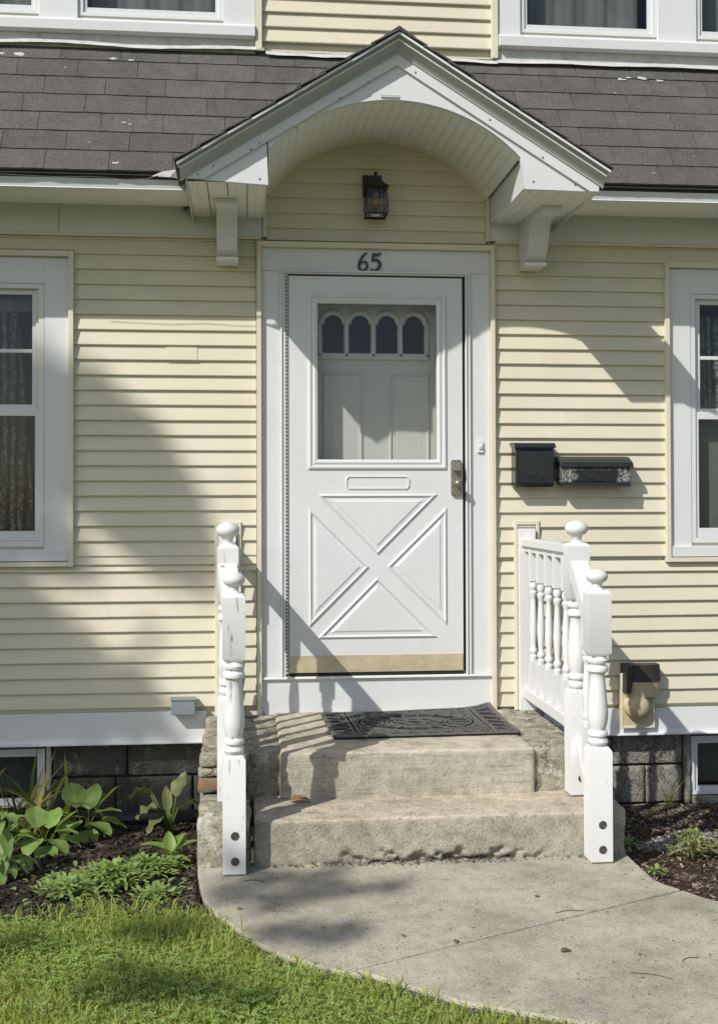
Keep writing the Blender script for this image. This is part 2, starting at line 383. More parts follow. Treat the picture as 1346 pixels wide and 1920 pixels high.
grid('soil_bed', 'soil_dark', -4.2, -.86, -1.66, .06, 84, 44, soilz, label='dark soil of the bed left of the steps', cat='soil')
def rz(x, y):
    return soilz(x,y)-.012
grid('soil_bed', 'soil_brown', .88, 4.4, -4.6, .06, 80, 100, rz, label='brown soil of the bed right of the steps', cat='soil')
# walkway: base and two slabs with a tooled joint
walk = MB()
LE = [(-.885,-1.2),(-.879,-1.30),(-.866,-1.45),(-.848,-1.58),(-.80,-1.73),(-.735,-1.86),(-.66,-2.00),(-.57,-2.12),(-.45,-2.22),(-.33,-2.295),(-.05,-2.50),(.27,-2.66),(.62,-2.86),(1.0,-3.12),(1.6,-3.7),(2.2,-4.5),(2.6,-5.6),(2.8,-7.5)]
RE = [(.905,-1.2),(.905,-1.30),(.903,-1.45),(.905,-1.55),(.925,-1.61),(.965,-1.675),(1.01,-1.75),(1.06,-1.81),(1.2,-1.94),(1.5,-2.12),(2.0,-2.45),(2.7,-3.0),(3.3,-3.8),(3.8,-5.0),(4.0,-7.5)]
base = MB().prism(LE+RE[::-1], 'z', -.12, -.014).build('walkway', 'block_dark', None)
tag(base, 'pale grey concrete walkway curving away to the right', 'walkway', kind='structure')
J0, J1 = (-.345,-2.248), (.965,-1.672)
def sub(poly, name, holes=None):
    o = MB().prism(poly, 'z', -.03, 0.0).build(name, 'walk_concrete', base, bevel=.006); return o
li = 9; ri = 5
sub(LE[:li+1]+[(J0[0]+.004,J0[1]+.005),(J1[0],J1[1]+.007)]+RE[:ri+1][::-1][1:], 'slab')
sub([(J0[0],J0[1]-.004),]+LE[li+1:]+RE[ri+1:][::-1]+[(J1[0]+.003,J1[1]-.004)], 'slab')

# ------------------------------------------------------------ concrete steps
def rough(x0,x1,y0,y1,z0,z1, r, res, amp, freq=9, front_erode=0, seed=0):
    b = MB(); idx = {}
    nx, ny, nz = [max(1, int(round((q-p)/res))) for p, q in ((x0,x1),(y0,y1),(z0,z1))]
    def V(i,j,k):
        key = (i,j,k)
        if key in idx: return idx[key]
        p = Vector((x0+(x1-x0)*i/nx, y0+(y1-y0)*j/ny, z0+(z1-z0)*k/nz))
        q = Vector((min(max(p.x,x0+r),x1-r), min(max(p.y,y0+r),y1-r), min(max(p.z,z0+r),z1-r)))
        d = p-q
        if d.length > 1e-6: p = q+d.normalized()*r; nn = d.normalized()
        else: nn = Vector((0,0,0))
        e = noise.fractal(p*freq+Vector((seed,seed*2,0)), 1, 2, 4)*amp
        p = p+nn*e
        if front_erode and d.y < 0:
            h = max(0,p.z)/z1; mid = math.exp(-((p.x-.08)/.42)**4)
            er = max(0, noise.fractal(Vector((p.x*13,p.z*26,3+seed)),.7,2.2,6)*.95+.62-h*3.0)*mid+max(0,.10-h)*.5
            p.y += er*front_erode
        idx[key] = len(b.v); b.v.append(tuple(p)); return idx[key]
    for i in range(nx):
        for j in range(ny):
            b.f.append((V(i,j,nz),V(i+1,j,nz),V(i+1,j+1,nz),V(i,j+1,nz)))
        for k in range(nz):
            b.f.append((V(i,0,k),V(i+1,0,k),V(i+1,0,k+1),V(i,0,k+1)))
    for j in range(ny):
        for k in range(nz):
            b.f.append((V(0,j+1,k),V(0,j,k),V(0,j,k+1),V(0,j+1,k+1)))
            b.f.append((V(nx,j,k),V(nx,j+1,k),V(nx,j+1,k+1),V(nx,j,k+1)))
    return b
steps = thing('concrete_steps', 'weathered two-rise concrete steps below the front door', 'steps', (0,-.6,0))
rough(-.655,.845,-1.262,-.86,-.03,.185, .016, .0095, .0022, 10, front_erode=.05).build('lower_step', 'step_concrete', steps, smooth=True, recalc=False)
rough(-.885,-.668,-1.250,-.70,-.06,.205, .022, .016, .009, 9, seed=3).build('side_block', 'patch_concrete', steps, smooth=True, recalc=False)
rough(.832,.905,-1.250,-.30,-.06,.195, .018, .016, .007, 9, seed=5).build('side_block', 'step_concrete', steps, smooth=True, recalc=False)
rough(-.535,.60,-.945,0.0,.12,.385, .014, .0125, .002, 10, seed=7).build('landing', 'riser_concrete', steps, smooth=True, recalc=False)
rough(.592,.86,-.915,0.02,.12,.378, .014, .0125, .010, 12, seed=9).build('landing_cheek', 'patch_concrete', steps, smooth=True, recalc=False)
rough(-.885,-.528,-.865,0.02,.05,.372, .014, .0125, .010, 11, seed=12).build('landing_cheek', 'patch_concrete', steps, smooth=True, recalc=False)
# exposed bricks and mortar at the left cheek
for (x0,x1,y0,z0,z1,m,sd) in ((-.890,-.775,-.895,.320,.372,'patch_concrete',1),(-.895,-.770,-.915,.215,.276,'brick_red',2),(-.895,-.78,-.905,.278,.316,'patch_concrete',3)):
    rough(x0,x1,y0,-.80,z0,z1,.012,.012,.006,20,seed=sd*4).build('brick' if m == 'brick_red' else 'mortar_patch', m, steps, smooth=True, recalc=False)
# crumbled aggregate at the foot of the step
b = MB()
for i in range(420):
    x = rnd.gauss(.0,.42)
    if x < -.64 or x > .84: continue
    y = -1.262+rnd.uniform(-.035,.03); s = rnd.uniform(.003,.010); z = rnd.uniform(0,.006)
    vs = [(x+rnd.uniform(-s,s), y+rnd.uniform(-s,s), z+rnd.uniform(-.2,1)*s) for _ in range(5)]
    b.add(vs, [(0,1,2),(0,2,3),(0,3,4),(1,2,4),(2,3,4),(0,1,4)])
b.build('concrete_crumbs', 'crumb_dark', steps, kind='stuff', recalc=False)

# ------------------------------------------------------------ the house
house = thing('house', 'cream clapboard house front with white trim and grey shingle roof', 'house', (0,0,0))
TRIMY = -.036
# sheathing with openings: (x0,x1,z0,z1)
openL = (-2.70,-1.765,1.27,2.615); openR = (1.757,2.70,1.27,2.615); openD = (-.46,.47,.585,2.69)
sh = MB()
def wallstrip(x0,x1,z0,z1): sh.box(x0,x1,.012,.10,z0,z1)
wallstrip(-3.4,openL[0],.24,3.90); wallstrip(openL[0],openL[1],.24,openL[2]); wallstrip(openL[0],openL[1],openL[3],3.90)
wallstrip(openL[1],openD[0],.24,3.90); wallstrip(openD[0],openD[1],.24,openD[2]); wallstrip(openD[0],openD[1],openD[3],3.90)
wallstrip(openD[1],openR[0],.24,3.90); wallstrip(openR[0],openR[1],.24,openR[2]); wallstrip(openR[0],openR[1],openR[3],3.90)
wallstrip(openR[1],3.4,.24,3.90)
for (a,c) in ((-3.4,-2.34),(-1.76,-1.75+.0),): pass
# upper storey sheathing around four windows
UP = [(-2.47,-1.765),(-1.52,-.80),(.805,1.548),(1.785,2.53)]
xs = -3.4
for a, c in UP:
    wallstrip(xs, a, 3.90, 5.2); wallstrip(a, c, 3.90, 4.03); wallstrip(a, c, 5.0, 5.2); xs = c
wallstrip(xs, 3.4, 3.90, 5.2)
sh.build('wall', 'trim_cream', house)
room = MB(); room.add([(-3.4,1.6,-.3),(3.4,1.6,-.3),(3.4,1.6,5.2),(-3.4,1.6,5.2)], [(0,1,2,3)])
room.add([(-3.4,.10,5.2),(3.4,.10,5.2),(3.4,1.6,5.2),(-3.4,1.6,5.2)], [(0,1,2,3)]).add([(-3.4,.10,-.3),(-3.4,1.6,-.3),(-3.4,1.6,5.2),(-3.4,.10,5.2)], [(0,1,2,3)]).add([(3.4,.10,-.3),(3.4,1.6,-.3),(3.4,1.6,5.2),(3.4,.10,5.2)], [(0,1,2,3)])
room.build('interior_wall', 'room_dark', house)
# clapboards
PX_ = {}
def board(x0, x1, zb, ex, clip=None):
    j = rnd.uniform(-.0008,.0008); lip = -.0170+rnd.uniform(-.001,.001)
    b = MB(); n = max(1, int((x1-x0)/.25)); sec = [(.004,zb+ex+.004),(-.001+0,zb+ex+.002),(lip,zb+.004),(lip+.0015,zb+.0005),(.004,zb)]
    for i in range(n+1):
        x = x0+(x1-x0)*i/n; wob = noise.noise(Vector((x*1.7,zb*7,0)))*.0011; wz = noise.noise(Vector((x*1.1,zb*9,5)))*.0012
        for (y,z) in sec: b.v.append((x, y+wob, z+wz+j))
    m = len(sec)
    for i in range(n):
        for k in range(m): b.f.append((i*m+k, i*m+(k+1)%m, (i+1)*m+(k+1)%m, (i+1)*m+k))
    b.f += [tuple(range(m)), tuple(range((n+1)*m-1, n*m-1, -1))]
    b.build('siding_board', 'siding_vinyl', house)
def boards(x0, x1, z0, z1, phase, ex):
    k = math.floor((z0-phase)/ex+.5)
    zb = phase+k*ex
    while zb < z1-.015:
        zz = max(zb, z0); e_ = min(ex, z1-zz)
        if x1-x0 > .8 and rnd.random() < .10:
            xm = x0+(x1-x0)*rnd.uniform(.2,.8); board(x0, xm-.0003, zz, e_); board(xm+.0003, x1, zz, e_)
        else: board(x0, x1, zz, e_)
        zb += ex
PL, EL, PR, ER = 2.389, .0786, 1.909, .0799
boards(-1.568,-.628,1.165,2.885,PL,EL)
boards(-3.3,-.628,.405,1.165,PL,EL)
boards(-3.3,-1.568,2.80,2.885,PL,EL)
boards(.645,1.585,1.165,2.885,PR,ER)
boards(.645,3.3,.372,1.165,PR,ER)
boards(1.585,3.3,2.79,2.885,PR,ER)
boards(-.57,.60,2.872,3.40,2.938,.0812)
boards(-.592,.635,3.90,5.1,3.926,.0790)
board(-1.095,-.935,2.389-.0786*2-.001,.0786); o_ = COL.objects[-1]; o_.location.y = -.004; o_['label'] = 'short repair piece of cream siding'
# skirt boards with drip lip
def skirt(x0,x1,z0,z1):
    MB().prism([(.01,z1),(-.018,z1),(-.026,z0+.03),(-.030,z0+.012),(-.048,z0+.006),(-.048,z0),(.01,z0)], 'x', x0, x1).build('skirt_board', 'trim_white', house)
skirt(-3.3,-.888,.243,.404); skirt(.905,3.3,.232,.372)
# starter trim strip beneath boards beside steps
box('starter_strip','trim_cream',house,-.62,-.60,-.03,0,.372,.40)
# frieze boards
box('frieze_board','trim_white',house,-3.3,-1.645,-.018,.0,2.889,3.14); box('frieze_board','trim_white',house,-1.643,-.594,-.017,.0,2.887,3.14)
box('frieze_board','trim_white',house,.624,3.3,-.018,.0,2.891,3.14)
box('cream_strip','trim_cream',house,-3.3,-.60,-.026,-.0185,2.872,2.888); box('cream_strip','trim_cream',house,.65,3.3,-.026,-.0185,2.874,2.890)
# arch trims
box('arch_trim','trim_cream',house,-.592,-.571,-.03,.002,2.884,3.16); box('arch_trim','trim_cream',house,.601,.622,-.03,.002,2.884,3.16)
def arc(cx, cz, r, half, n):
    return [(cx+r*math.sin(-half+2*half*i/n), cz+r*math.cos(-half+2*half*i/n)) for i in range(n+1)]
CXW = .015; RW = .72; CZW = 2.700; HW = math.asin(.588/RW)
a0 = arc(CXW, CZW, RW+.008, HW, 32); a1 = arc(CXW, CZW, RW-.018, HW, 32)
MB().prism(a0+a1[::-1], 'y', -.030, .0).build('arch_trim','trim_cream',house)

# roof: deck + shingles
RS = thing  # noqa
E0 = Vector((0,-.48,3.068)); E1 = Vector((0,0.012,3.872)); sd = (E1-E0).normalized(); L = (E1-E0).length
nrm = Vector((0,-sd.z,sd.y))
def hood_line(x): return 3.641-.620*abs(x-.015)
rb = MB(); rx = [-3.2,-1.0]+[-1.0+.04*i for i in range(1,51)]+[3.2]
for a, c in zip(rx[:-1], rx[1:]):
    mx_ = (a+c)/2; t0 = 0.0 if abs(mx_) > 1.0 else min(.98, max(0, (hood_line(mx_)-.05-E0.z)/(E1.z-E0.z)))
    p = E0.lerp(E1, t0); rb.prism([(p.y,p.z-.004),(E1.y,E1.z-.004),(E1.y,E1.z-.05),(p.y+.03,p.z-.03)], 'x', a, c)
roof = rb.build('roof','roof_felt',house)
roof['label'] = 'steep pent roof of dark grey asphalt shingles'
ang = math.atan2(sd.z, sd.y)
shp = []
for k in range(4):
    b = MB(); n = 6; W = .300; Hh = .146; T = .0042
    top = []; bot = []
    for i in range(n+1):
        x = -W/2+W*i/n; d = rnd.uniform(-.0018,.0018)+(0 if 0 < i < n else .001)
        lift = rnd.uniform(0,.0016)
        b.v += [(x,-.002+d,T+lift+.004),(x,Hh,.0035),(x,-.002+d,-.002)]
    for i in range(n):
        a = i*3; c = (i+1)*3; b.f += [(a,c,c+1,a+1),(a+2,a,a+1),(a+2,c+2,c,a)] if 0 else [(a,c,c+1,a+1),(a+2,c+2,c,a)]
    b.f += [(0,1,2),(n*3,n*3+2,n*3+1)]
    o = b.build('shingle','shingle',roof, recalc=False); shp.append(o)
EXP = .1375; first = [True]*4
row = 0
while row*EXP < L-.01:
    offx = (row % 2)*.152+rnd.uniform(-.012,.012)+(.06 if row % 3 == 0 else 0)
    x = -2.75+offx
    while x < 2.8:
        k = rnd.randrange(4); p = E0+sd*(row*EXP+.0)+nrm*.004
        p.x = x
        if p.z+.13 < hood_line(x)-.11: x += .3025; continue
        if p.z < hood_line(x)+.12 and abs(x) < 1.2:      # cut to the valley against the hood roof
            bm = bmesh.new(); bm.from_mesh(shp[k].data); M_ = Matrix.Translation(p) @ Matrix.Rotation(ang,4,'X')
            bm.transform(M_); sg = 1 if x < .015 else -1; nv = Vector((-.620*sg,0,1)).normalized()
            cuts = [(Vector((.015,0,3.641-.03)), nv)]
            bmesh.ops.bisect_plane(bm, geom=bm.verts[:]+bm.edges[:]+bm.faces[:], plane_co=cuts[0][0], plane_no=cuts[0][1], clear_inner=True)
            if len(bm.faces):
                bm.transform(Matrix.Translation(-p)); me_ = bpy.data.meshes.new('shingle'); bm.to_mesh(me_); me_.materials.append(MATS['shingle'])
                o = bpy.data.objects.new('shingle', me_); COL.objects.link(o); o.parent = roof; o.location = p; OFF[o] = p.copy()
            bm.free(); x += .3025; continue
        if first[k]: o = shp[k]; o.location = p; OFF[o] = p.copy(); first[k] = False
        else: o = share(shp[k], roof, p)
        o.rotation_euler = (ang+rnd.uniform(-.004,.006), 0, rnd.uniform(-.003,.003))
        if (row+1)*EXP > L: o.scale = (1, (L-row*EXP)/EXP, 1)
        x += .3025 if x < .2 else .3032
    row += 1
# eave: fascia, drip edge, soffit
for (x0,x1) in ((-3.2,-.965),(1.02,3.2)):
    MB().prism([(-.470,3.064),(-.474,3.058),(-.458,3.052),(-.442,3.002),(-.448,2.997),(-.435,2.995),(-.42,3.056)], 'x', x0, x1).build('fascia','trim_white',house)
    MB().prism([(-.432,2.998),(-.30,2.990),(-.10,3.016),(-.0185,3.05),(-.0185,3.062),(-.42,3.02)], 'x', x0, x1).build('soffit','soffit_white',house)
# peeling drip metal at the left end of the eave
b = MB(); b.add([(-1.13,-.50,3.045),(-1.08,-.52,3.062),(-1.01,-.515,3.075),(-.99,-.50,3.035),(-1.045,-.525,3.034)], [(0,1,4),(1,2,4),(2,3,4)]); b.build('drip_edge','flashing',house)
b = MB(); b.tube([(-1.9,-.497,3.04),(-1.6,-.50,3.03),(-1.4,-.498,3.036),(-1.25,-.50,3.026),(-1.15,-.505,3.03),(-1.10,-.51,3.045)], .002, 5); b.build('loose_wire','bolt',house)
# flashing strip, wavy
def flash(x0, x1, zoff, n=40):
    b = MB()
    for i in range(n+1):
        x = x0+(x1-x0)*i/n; wz = noise.noise(Vector((x*2.1,3,0)))*.014+noise.noise(Vector((x*9,3,0)))*.004
        b.v += [(x,-.012,3.878+zoff+wz),(x,-.022-.004*math.sin(x*20),3.874+zoff+wz),(x,-.032,3.858+zoff+wz),(x,-.040,3.850+zoff+wz)]
    for i in range(n):
        for k in range(3): b.f.append((i*4+k,i*4+k+1,(i+1)*4+k+1,(i+1)*4+k))
    b.build('flashing','flashing',house,smooth=True)
flash(-3.0,-.585,.012); flash(-.575,.672,-.006,20); flash(.66,3.0,.0)
# white paint spatters on shingles
for (px,t,s) in ((-1.93,.90,.03),(-1.84,.90,.04),(-1.36,.89,.03),(-1.27,.88,.02),(-1.60,.80,.012),(-1.28,.36,.02),(-1.25,.35,.012),(-1.30,.05,.022),(-1.44,.20,.010),(-1.85,.05,.010),(1.34,.86,.03),(1.38,.88,.022),(1.45,.88,.04),(1.55,.86,.03),(1.36,.08,.012),(1.60,.22,.008),(1.28,.74,.012),(1.02,.10,.01)):
    b = MB(); c = E0+sd*(t*L)+nrm*.0135; n = 10
    vs = []
    for i in range(n):
        a = 2*math.pi*i/n; r = s*rnd.uniform(.35,1)
        vs.append(Vector((px+r*math.cos(a), 0, 0))+Vector((0,c.y,c.z))+sd*(r*.45*math.sin(a)))
    vs.append(Vector((px,c.y,c.z))+nrm*.002)
    b.add(vs, [(i,(i+1)%n,n) for i in range(n)]); b.build('paint_fleck','paint_blob',roof)

# ------------------------------------------------------------ windows
def ring(b, x0,x1,z0,z1,wl,wr,wt,wb,y0,y1):
    b.box(x0,x0+wl,y0,y1,z0,z1); b.box(x1-wr,x1,y0,y1,z0,z1); b.box(x0+wl,x1-wr,y0,y1,z1-wt,z1); b.box(x0+wl,x1-wr,y0,y1,z0,z0+wb); return b
def curtain(name, parent, x0, x1, z0, z1, y, amp, freq, m='lace_curtain', drift=0):
    b = MB(); nx, nz = 60, 16
    for j in range(nz+1):
        for i in range(nx+1):
            u = i/nx; v = j/nz; x = x0+(x1-x0)*u+drift*(1-v)*(u-.2)
            b.v.append((x, y+amp*math.sin(u*freq+.5*math.sin(v*3+u*4))+.3*amp*math.sin(u*freq*2.7), z0+(z1-z0)*v))
    for j in range(nz):
        for i in range(nx): a = j*(nx+1)+i; b.f.append((a,a+1,a+nx+2,a+nx+1))
    return b.build(name, m, parent, smooth=True, recalc=False)
def lower_window(x0, x1, flip, label):
    # x0..x1 = outer edges of the cream trim
    s = -1 if flip else 1
    b = MB(); ring(b, x0,x1,1.160,2.792,.026,.026,.030,.024,TRIMY,.0)
    win = b.build('window','trim_cream',house,bevel=.002,label=label)
    a0, a1 = x0+.026, x1-.026
    b = MB(); ring(b, a0,a1,1.190,2.760,.125,.125,.135,.001,-.008,.012); b.build('casing','trim_white',win,bevel=.002)
    MB().box(a0,a1,-.026,.012,1.188,1.246).build('window_sill','trim_white',win,bevel=.003)
    f0, f1 = a0+.127, a1-.127
    b = MB(); ring(b, f0,f1,1.262,2.624,.028,.028,.026,.030,-.004,.05); b.build('frame','trim_white',win,bevel=.002)
    MB().box(f0,f1,.02,.06,1.246,1.262).build('sill_gap','soffit_white',win)
    g0, g1 = f0+.030, f1-.030
    b = MB(); ring(b, g0,g1,1.936+.035,2.598,.036,.036,.026,.028,.024,.05); b.box(g0+.036,g1-.036,.026,.046,2.268,2.288); b.build('sash','trim_white',win,bevel=.002)
    b = MB(); ring(b, g0-.006,g1+.006,1.293,1.978,.024,.024,.040,.050,.006,.03); b.build('sash','trim_white',win,bevel=.002)
    MB().add([(g0,.038,1.97),(g1,.038,1.97),(g1,.038,2.59),(g0,.038,2.59)],[(0,1,2,3)]).build('pane','glass_window',win)
    MB().add([(g0,.020,1.30),(g1,.020,1.30),(g1,.020,1.97),(g0,.020,1.97)],[(0,1,2,3)]).build('pane','glass_window',win)
    return win, g0, g1
wL, g0, g1 = lower_window(-2.86,-1.567,False,'left lower window with lace curtains behind the glass')
curtain('curtain', wL, g0+.30, g1-.13, 1.25, 2.50, .13, .018, 34, drift=.12)
curtain('curtain_heading', wL, g0, g1, 2.50, 2.57, .12, .012, 60, m='shade_cloth')
wR, g0, g1 = lower_window(1.585,2.88,True,'right lower window with a lace curtain along its left side')
curtain('curtain', wR, g0+.05, g0+.32, 1.95, 2.52, .13, .012, 20)
curtain('curtain', wR, g0+.02, g0+.5, 1.25, 1.97, .10, .004, 8, m='shade_cloth')
# upper windows (two mulled pairs)
def upper_pair(x0, x1, w0, w1, trimx, label):
    # x0..x1 outer casing; w0,w1 = two window openings
    b = MB(); b.box(trimx[0],trimx[1],TRIMY,.0,3.872,5.05)
    win = b.build('window','trim_cream',house,bevel=.002,label=label)
    segs = [x0,w0[0],w0[1],w1[0],w1[1],x1]
    for i in (0,2,4): MB().box(segs[i],segs[i+1],-.022,.012,4.0,5.05).build('casing','trim_white',win,bevel=.002)
    MB().prism([(.01,3.93),(-.052,3.935),(-.054,3.985),(-.045,3.998),(.01,4.004)],'x',x0,x1).build('window_sill','trim_white',win,bevel=.002)
    MB().box(x0,x1,-.010,.012,3.86,3.93).build('apron','flashing',win)
    for (a,c) in (w0,w1):
        b = MB(); ring(b,a,c,4.028,5.0,.026,.026,.03,.02,-.008,.05); b.build('frame','trim_white',win,bevel=.002)
        MB().box(a,c,.0,.05,4.0,4.027).build('sill_gap','trim_cream',win)
        b = MB(); ring(b,a+.022,c-.022,4.046,4.95,.022,.022,.03,.032,.004,.03); b.build('sash','trim_white',win,bevel=.002)
        MB().add([(a+.03,.018,4.06),(c-.03,.018,4.06),(c-.03,.018,4.95),(a+.03,.018,4.95)],[(0,1,2,3)]).build('pane','glass_window',win)
        curtain('window_shade', win, a+.05, c-.05, 4.04, 5.0, .14, .008, 26, m='shade_cloth')
    return win
upper_pair(-2.62,-.630,(-2.47,-1.745),(-1.548,-.795),(-.628,-.594),'upper window pair above the left roof half')
upper_pair(.672,2.70,(.795,1.558),(1.778,2.53),(.634,.669),'upper window pair above the right roof half')
# ------------------------------------------------------------ foundation
fnd = MB(); 
fnd.box(-3.3,-2.40,.055,.25,-.35,.26); fnd.box(-1.74,1.76,.055,.25,-.35,.26); fnd.box(2.45,3.3,.055,.25,-.35,.26); fnd.box(-2.4,-1.74,.055,.25,-.35,-.10); fnd.box(1.76,2.45,.055,.25,-.35,-.15)
fo = fnd.build('foundation','dark_gap',house)
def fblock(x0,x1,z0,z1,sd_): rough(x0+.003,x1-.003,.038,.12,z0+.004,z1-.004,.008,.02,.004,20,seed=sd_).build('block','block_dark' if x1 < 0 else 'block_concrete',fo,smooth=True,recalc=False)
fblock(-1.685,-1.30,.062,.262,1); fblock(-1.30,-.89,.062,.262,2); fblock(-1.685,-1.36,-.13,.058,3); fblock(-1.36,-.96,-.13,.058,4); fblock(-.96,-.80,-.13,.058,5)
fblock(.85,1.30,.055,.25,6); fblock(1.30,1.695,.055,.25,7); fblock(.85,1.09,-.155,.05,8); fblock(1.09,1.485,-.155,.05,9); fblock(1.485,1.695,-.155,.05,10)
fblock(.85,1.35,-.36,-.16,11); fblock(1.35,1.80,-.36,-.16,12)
rough(1.702,1.742,.030,.12,-.16,.24,.01,.015,.005,20,seed=14).build('window_jamb','sill_stone',fo,smooth=True,recalc=False)
rough(-1.714,-1.689,.030,.12,-.13,.25,.006,.012,.004,30,seed=15).build('window_jamb','flashing',fo,smooth=True,recalc=False)
rough(1.745,2.5,.02,.14,-.165,-.125,.01,.015,.005,20,seed=16).build('basement_sill','sill_stone',fo,smooth=True,recalc=False)
def bwin(x0,x1,z0,z1,label):
    b = MB(); ring(b,x0,x1,z0,z1,.020,.020,.020,.020,.045,.10); win = b.build('window','trim_white',house,bevel=.002,label=label)
    b = MB(); ring(b,x0+.020,x1-.020,z0+.020,z1-.020,.022,.022,.022,.022,.056,.09); b.build('sash','grey_plastic' if 0 else 'trim_white',win,bevel=.002)
    MB().add([(x0+.03,.07,z0+.03),(x1-.03,.07,z0+.03),(x1-.03,.07,z1-.03),(x0+.03,.07,z1-.03)],[(0,1,2,3)]).build('pane','glass_window',win)
    MB().add([(x0,.30,z0),(x1,.30,z0),(x1,.30,z1),(x0,.30,z1)],[(0,1,2,3)]).build('window_shade','shade_cloth',win)
bwin(1.747,2.44,-.120,.200,'basement window at the right under the skirt board')
bwin(-2.38,-1.722,-.09,.212,'basement window at the left behind the plants')

# ------------------------------------------------------------ door set
b = MB(); b.box(-.625,-.600,TRIMY-.004,.0,.372,2.862); b.box(.622,.646,TRIMY-.004,.0,.372,2.862); b.box(-.600,.622,TRIMY-.004,.0,2.832,2.862)
dc = b.build('door_surround','trim_cream',house,bevel=.002)
b = MB(); b.box(-.600,-.497,-.012,.02,.573,2.71); b.box(.510,.622,-.012,.02,.573,2.71); b.build('door_casing','trim_white',dc,bevel=.002)
MB().box(-.600,.622,-.0125,.02,2.711,2.832).build('head_casing','trim_white',dc,bevel=.002)
MB().prism([(-.010,.558),(.02,.558),(.02,.372),(-.014,.372)],'x',-.600,.622).build('kick_board','trim_white',dc)
MB().box(-.600,.622,-.028,.02,.5585,.572).build('threshold','soffit_white',dc,bevel=.003)
b = MB()
for (x0,x1) in ((-.497,-.474),(.486,.510)): b.box(x0,x1,-.020,.03,.572,2.71)
b.box(-.474,.486,-.020,.03,2.694,2.71)
b.build('storm_frame','door_white',dc,bevel=.002)
b = MB(); b.box(-.500,-.490,-.028,-.018,.572,2.716); b.box(.503,.513,-.028,-.018,.572,2.716); b.box(-.49,.503,-.028,-.018,2.704,2.716); b.box(-.489,.502,-.025,-.018,2.694,2.701); b.box(.487,.494,-.032,-.018,.572,2.694)
b.build('frame_moulding','door_white',dc,bevel=.002)
MB().box(.4692,.4858,-.004,.03,.59,2.694).build('frame_gap_shade','dark_gap',dc); MB().box(-.4602,.486,-.008,.03,2.6845,2.6935).build('frame_gap_shade','dark_gap',dc)  # near-black strips stand in for the shade in the door gaps
# piano hinge
b = MB(); b.box(-.474,-.4605,-.022,-.012,.59,2.69); hz = b.build('hinge','trim_white',dc)
b = MB(); z = .60
while z < 2.685:
    b.box(-.4735,-.4655,-.0265,-.0225,z,z+.011); z += .019
b.build('hinge_knuckles','bolt',dc)
# storm door slab with window opening
SX0,SX1,SZ0,SZ1 = -.456,.469,.592,2.684
GX0,GX1,GZ0,GZ1 = -.316,.330,1.713,2.545
DY = -.020
b = MB(); b.box(SX0,GX0,DY,.012,SZ0,SZ1); b.box(GX1,SX1,DY,.012,SZ0,SZ1); b.box(GX0,GX1,DY,.012,SZ0,GZ0); b.box(GX0,GX1,DY,.012,GZ1,SZ1)
door = b.build('storm_door','door_white',house, label='white storm door with a cross-buck lower panel')
def moulding_loop(poly, sec, y, name, parent, m='door_white', inner=True):
    # poly: CCW (x,z) corner list; sec: list of (inset, yoff)
    n = len(poly); P = [Vector((p[0],p[1])) for p in poly]
    def inset(d):
        out = []
        for i in range(n):
            a, c, e = P[i-1], P[i], P[(i+1)%n]
            d1 = (c-a).normalized(); d2 = (e-c).normalized()
            n1 = Vector((-d1.y,d1.x)); n2 = Vector((-d2.y,d2.x)); bis = (n1+n2); k = bis.dot(n1)
            out.append(c+bis*(d/max(k,.15)))
        return out
    b = MB(); m_ = len(sec)
    rings = [inset(s_[0]) for s_ in sec]
    for j, (d, yo) in enumerate(sec):
        for p in rings[j]: b.v.append((p.x, y+yo, p.y))
    for j in range(m_-1):
        for i in range(n): i2 = (i+1) % n; b.f.append((j*n+i, j*n+i2, (j+1)*n+i2, (j+1)*n+i))
    return b.build(name, m, parent, recalc=False)
moulding_loop([(-.357,1.662),(.382,1.662),(.382,2.592),(-.357,2.592)], [(0,0),(0.002,-.008),(.010,-.012),(.018,-.010),(.020,-.004),(.028,-.006),(.036,-.010),(.044,-.008),(.052,-.004),(.052,.012)], DY, 'glass_moulding', door)
MB().add([(GX0-.01,-.004,GZ0-.01),(GX1+.01,-.004,GZ0-.01),(GX1+.01,-.004,GZ1+.01),(GX0-.01,-.004,GZ1+.01)],[(0,1,2,3)]).build('glass_pane','glass_clear',door)
secP = [(0,0),(.002,-.007),(.008,-.010),(.013,-.004),(.016,.001),(.0165,-.0005),(.030,-.002),(.038,-.0062),(.040,-.0066)]
def xpanel(poly):
    moulding_loop(poly, secP, DY, 'panel_moulding', door)
    # flat raised field
    n = len(poly); P = [Vector(p) for p in poly]; out = []
    for i in range(n):
        a, c, e = P[i-1], P[i], P[(i+1)%n]; d1 = (c-a).normalized(); d2 = (e-c).normalized(); n1 = Vector((-d1.y,d1.x)); n2 = Vector((-d2.y,d2.x)); bis = n1+n2; out.append(c+bis*(.040/max(bis.dot(n1),.15)))
    MB().add([(p.x,DY-.0066,p.y) for p in out],[tuple(range(n))]).build('panel_field','door_white',door,recalc=False)
xpanel([(-.310,1.530),(.010,1.212),(.330,1.530)])
xpanel([(-.352,1.460),(-.352,.832),(-.036,1.146)])
xpanel([(.380,1.462),(.060,1.148),(.380,.834)])
xpanel([(-.312,.772),(.328,.772),(.008,1.092)])
c_ = .014
moulding_loop([(-.158+c_,1.556),(.182-c_,1.556),(.182,1.556+c_),(.182,1.628-c_),(.182-c_,1.628),(-.158+c_,1.628),(-.158,1.628-c_),(-.158,1.556+c_)], [(0,0),(.001,-.005),(.006,-.006),(.008,0)], DY, 'mail_slot_moulding', door)
MB().box(SX0+.004,SX1-.004,DY-.0035,DY-.0005,.594,.682).build('kick_plate','brass',door)
MB().box(SX0,SX1,DY+.002,DY+.02,.575,.591).build('door_sweep','dark_gap',door)
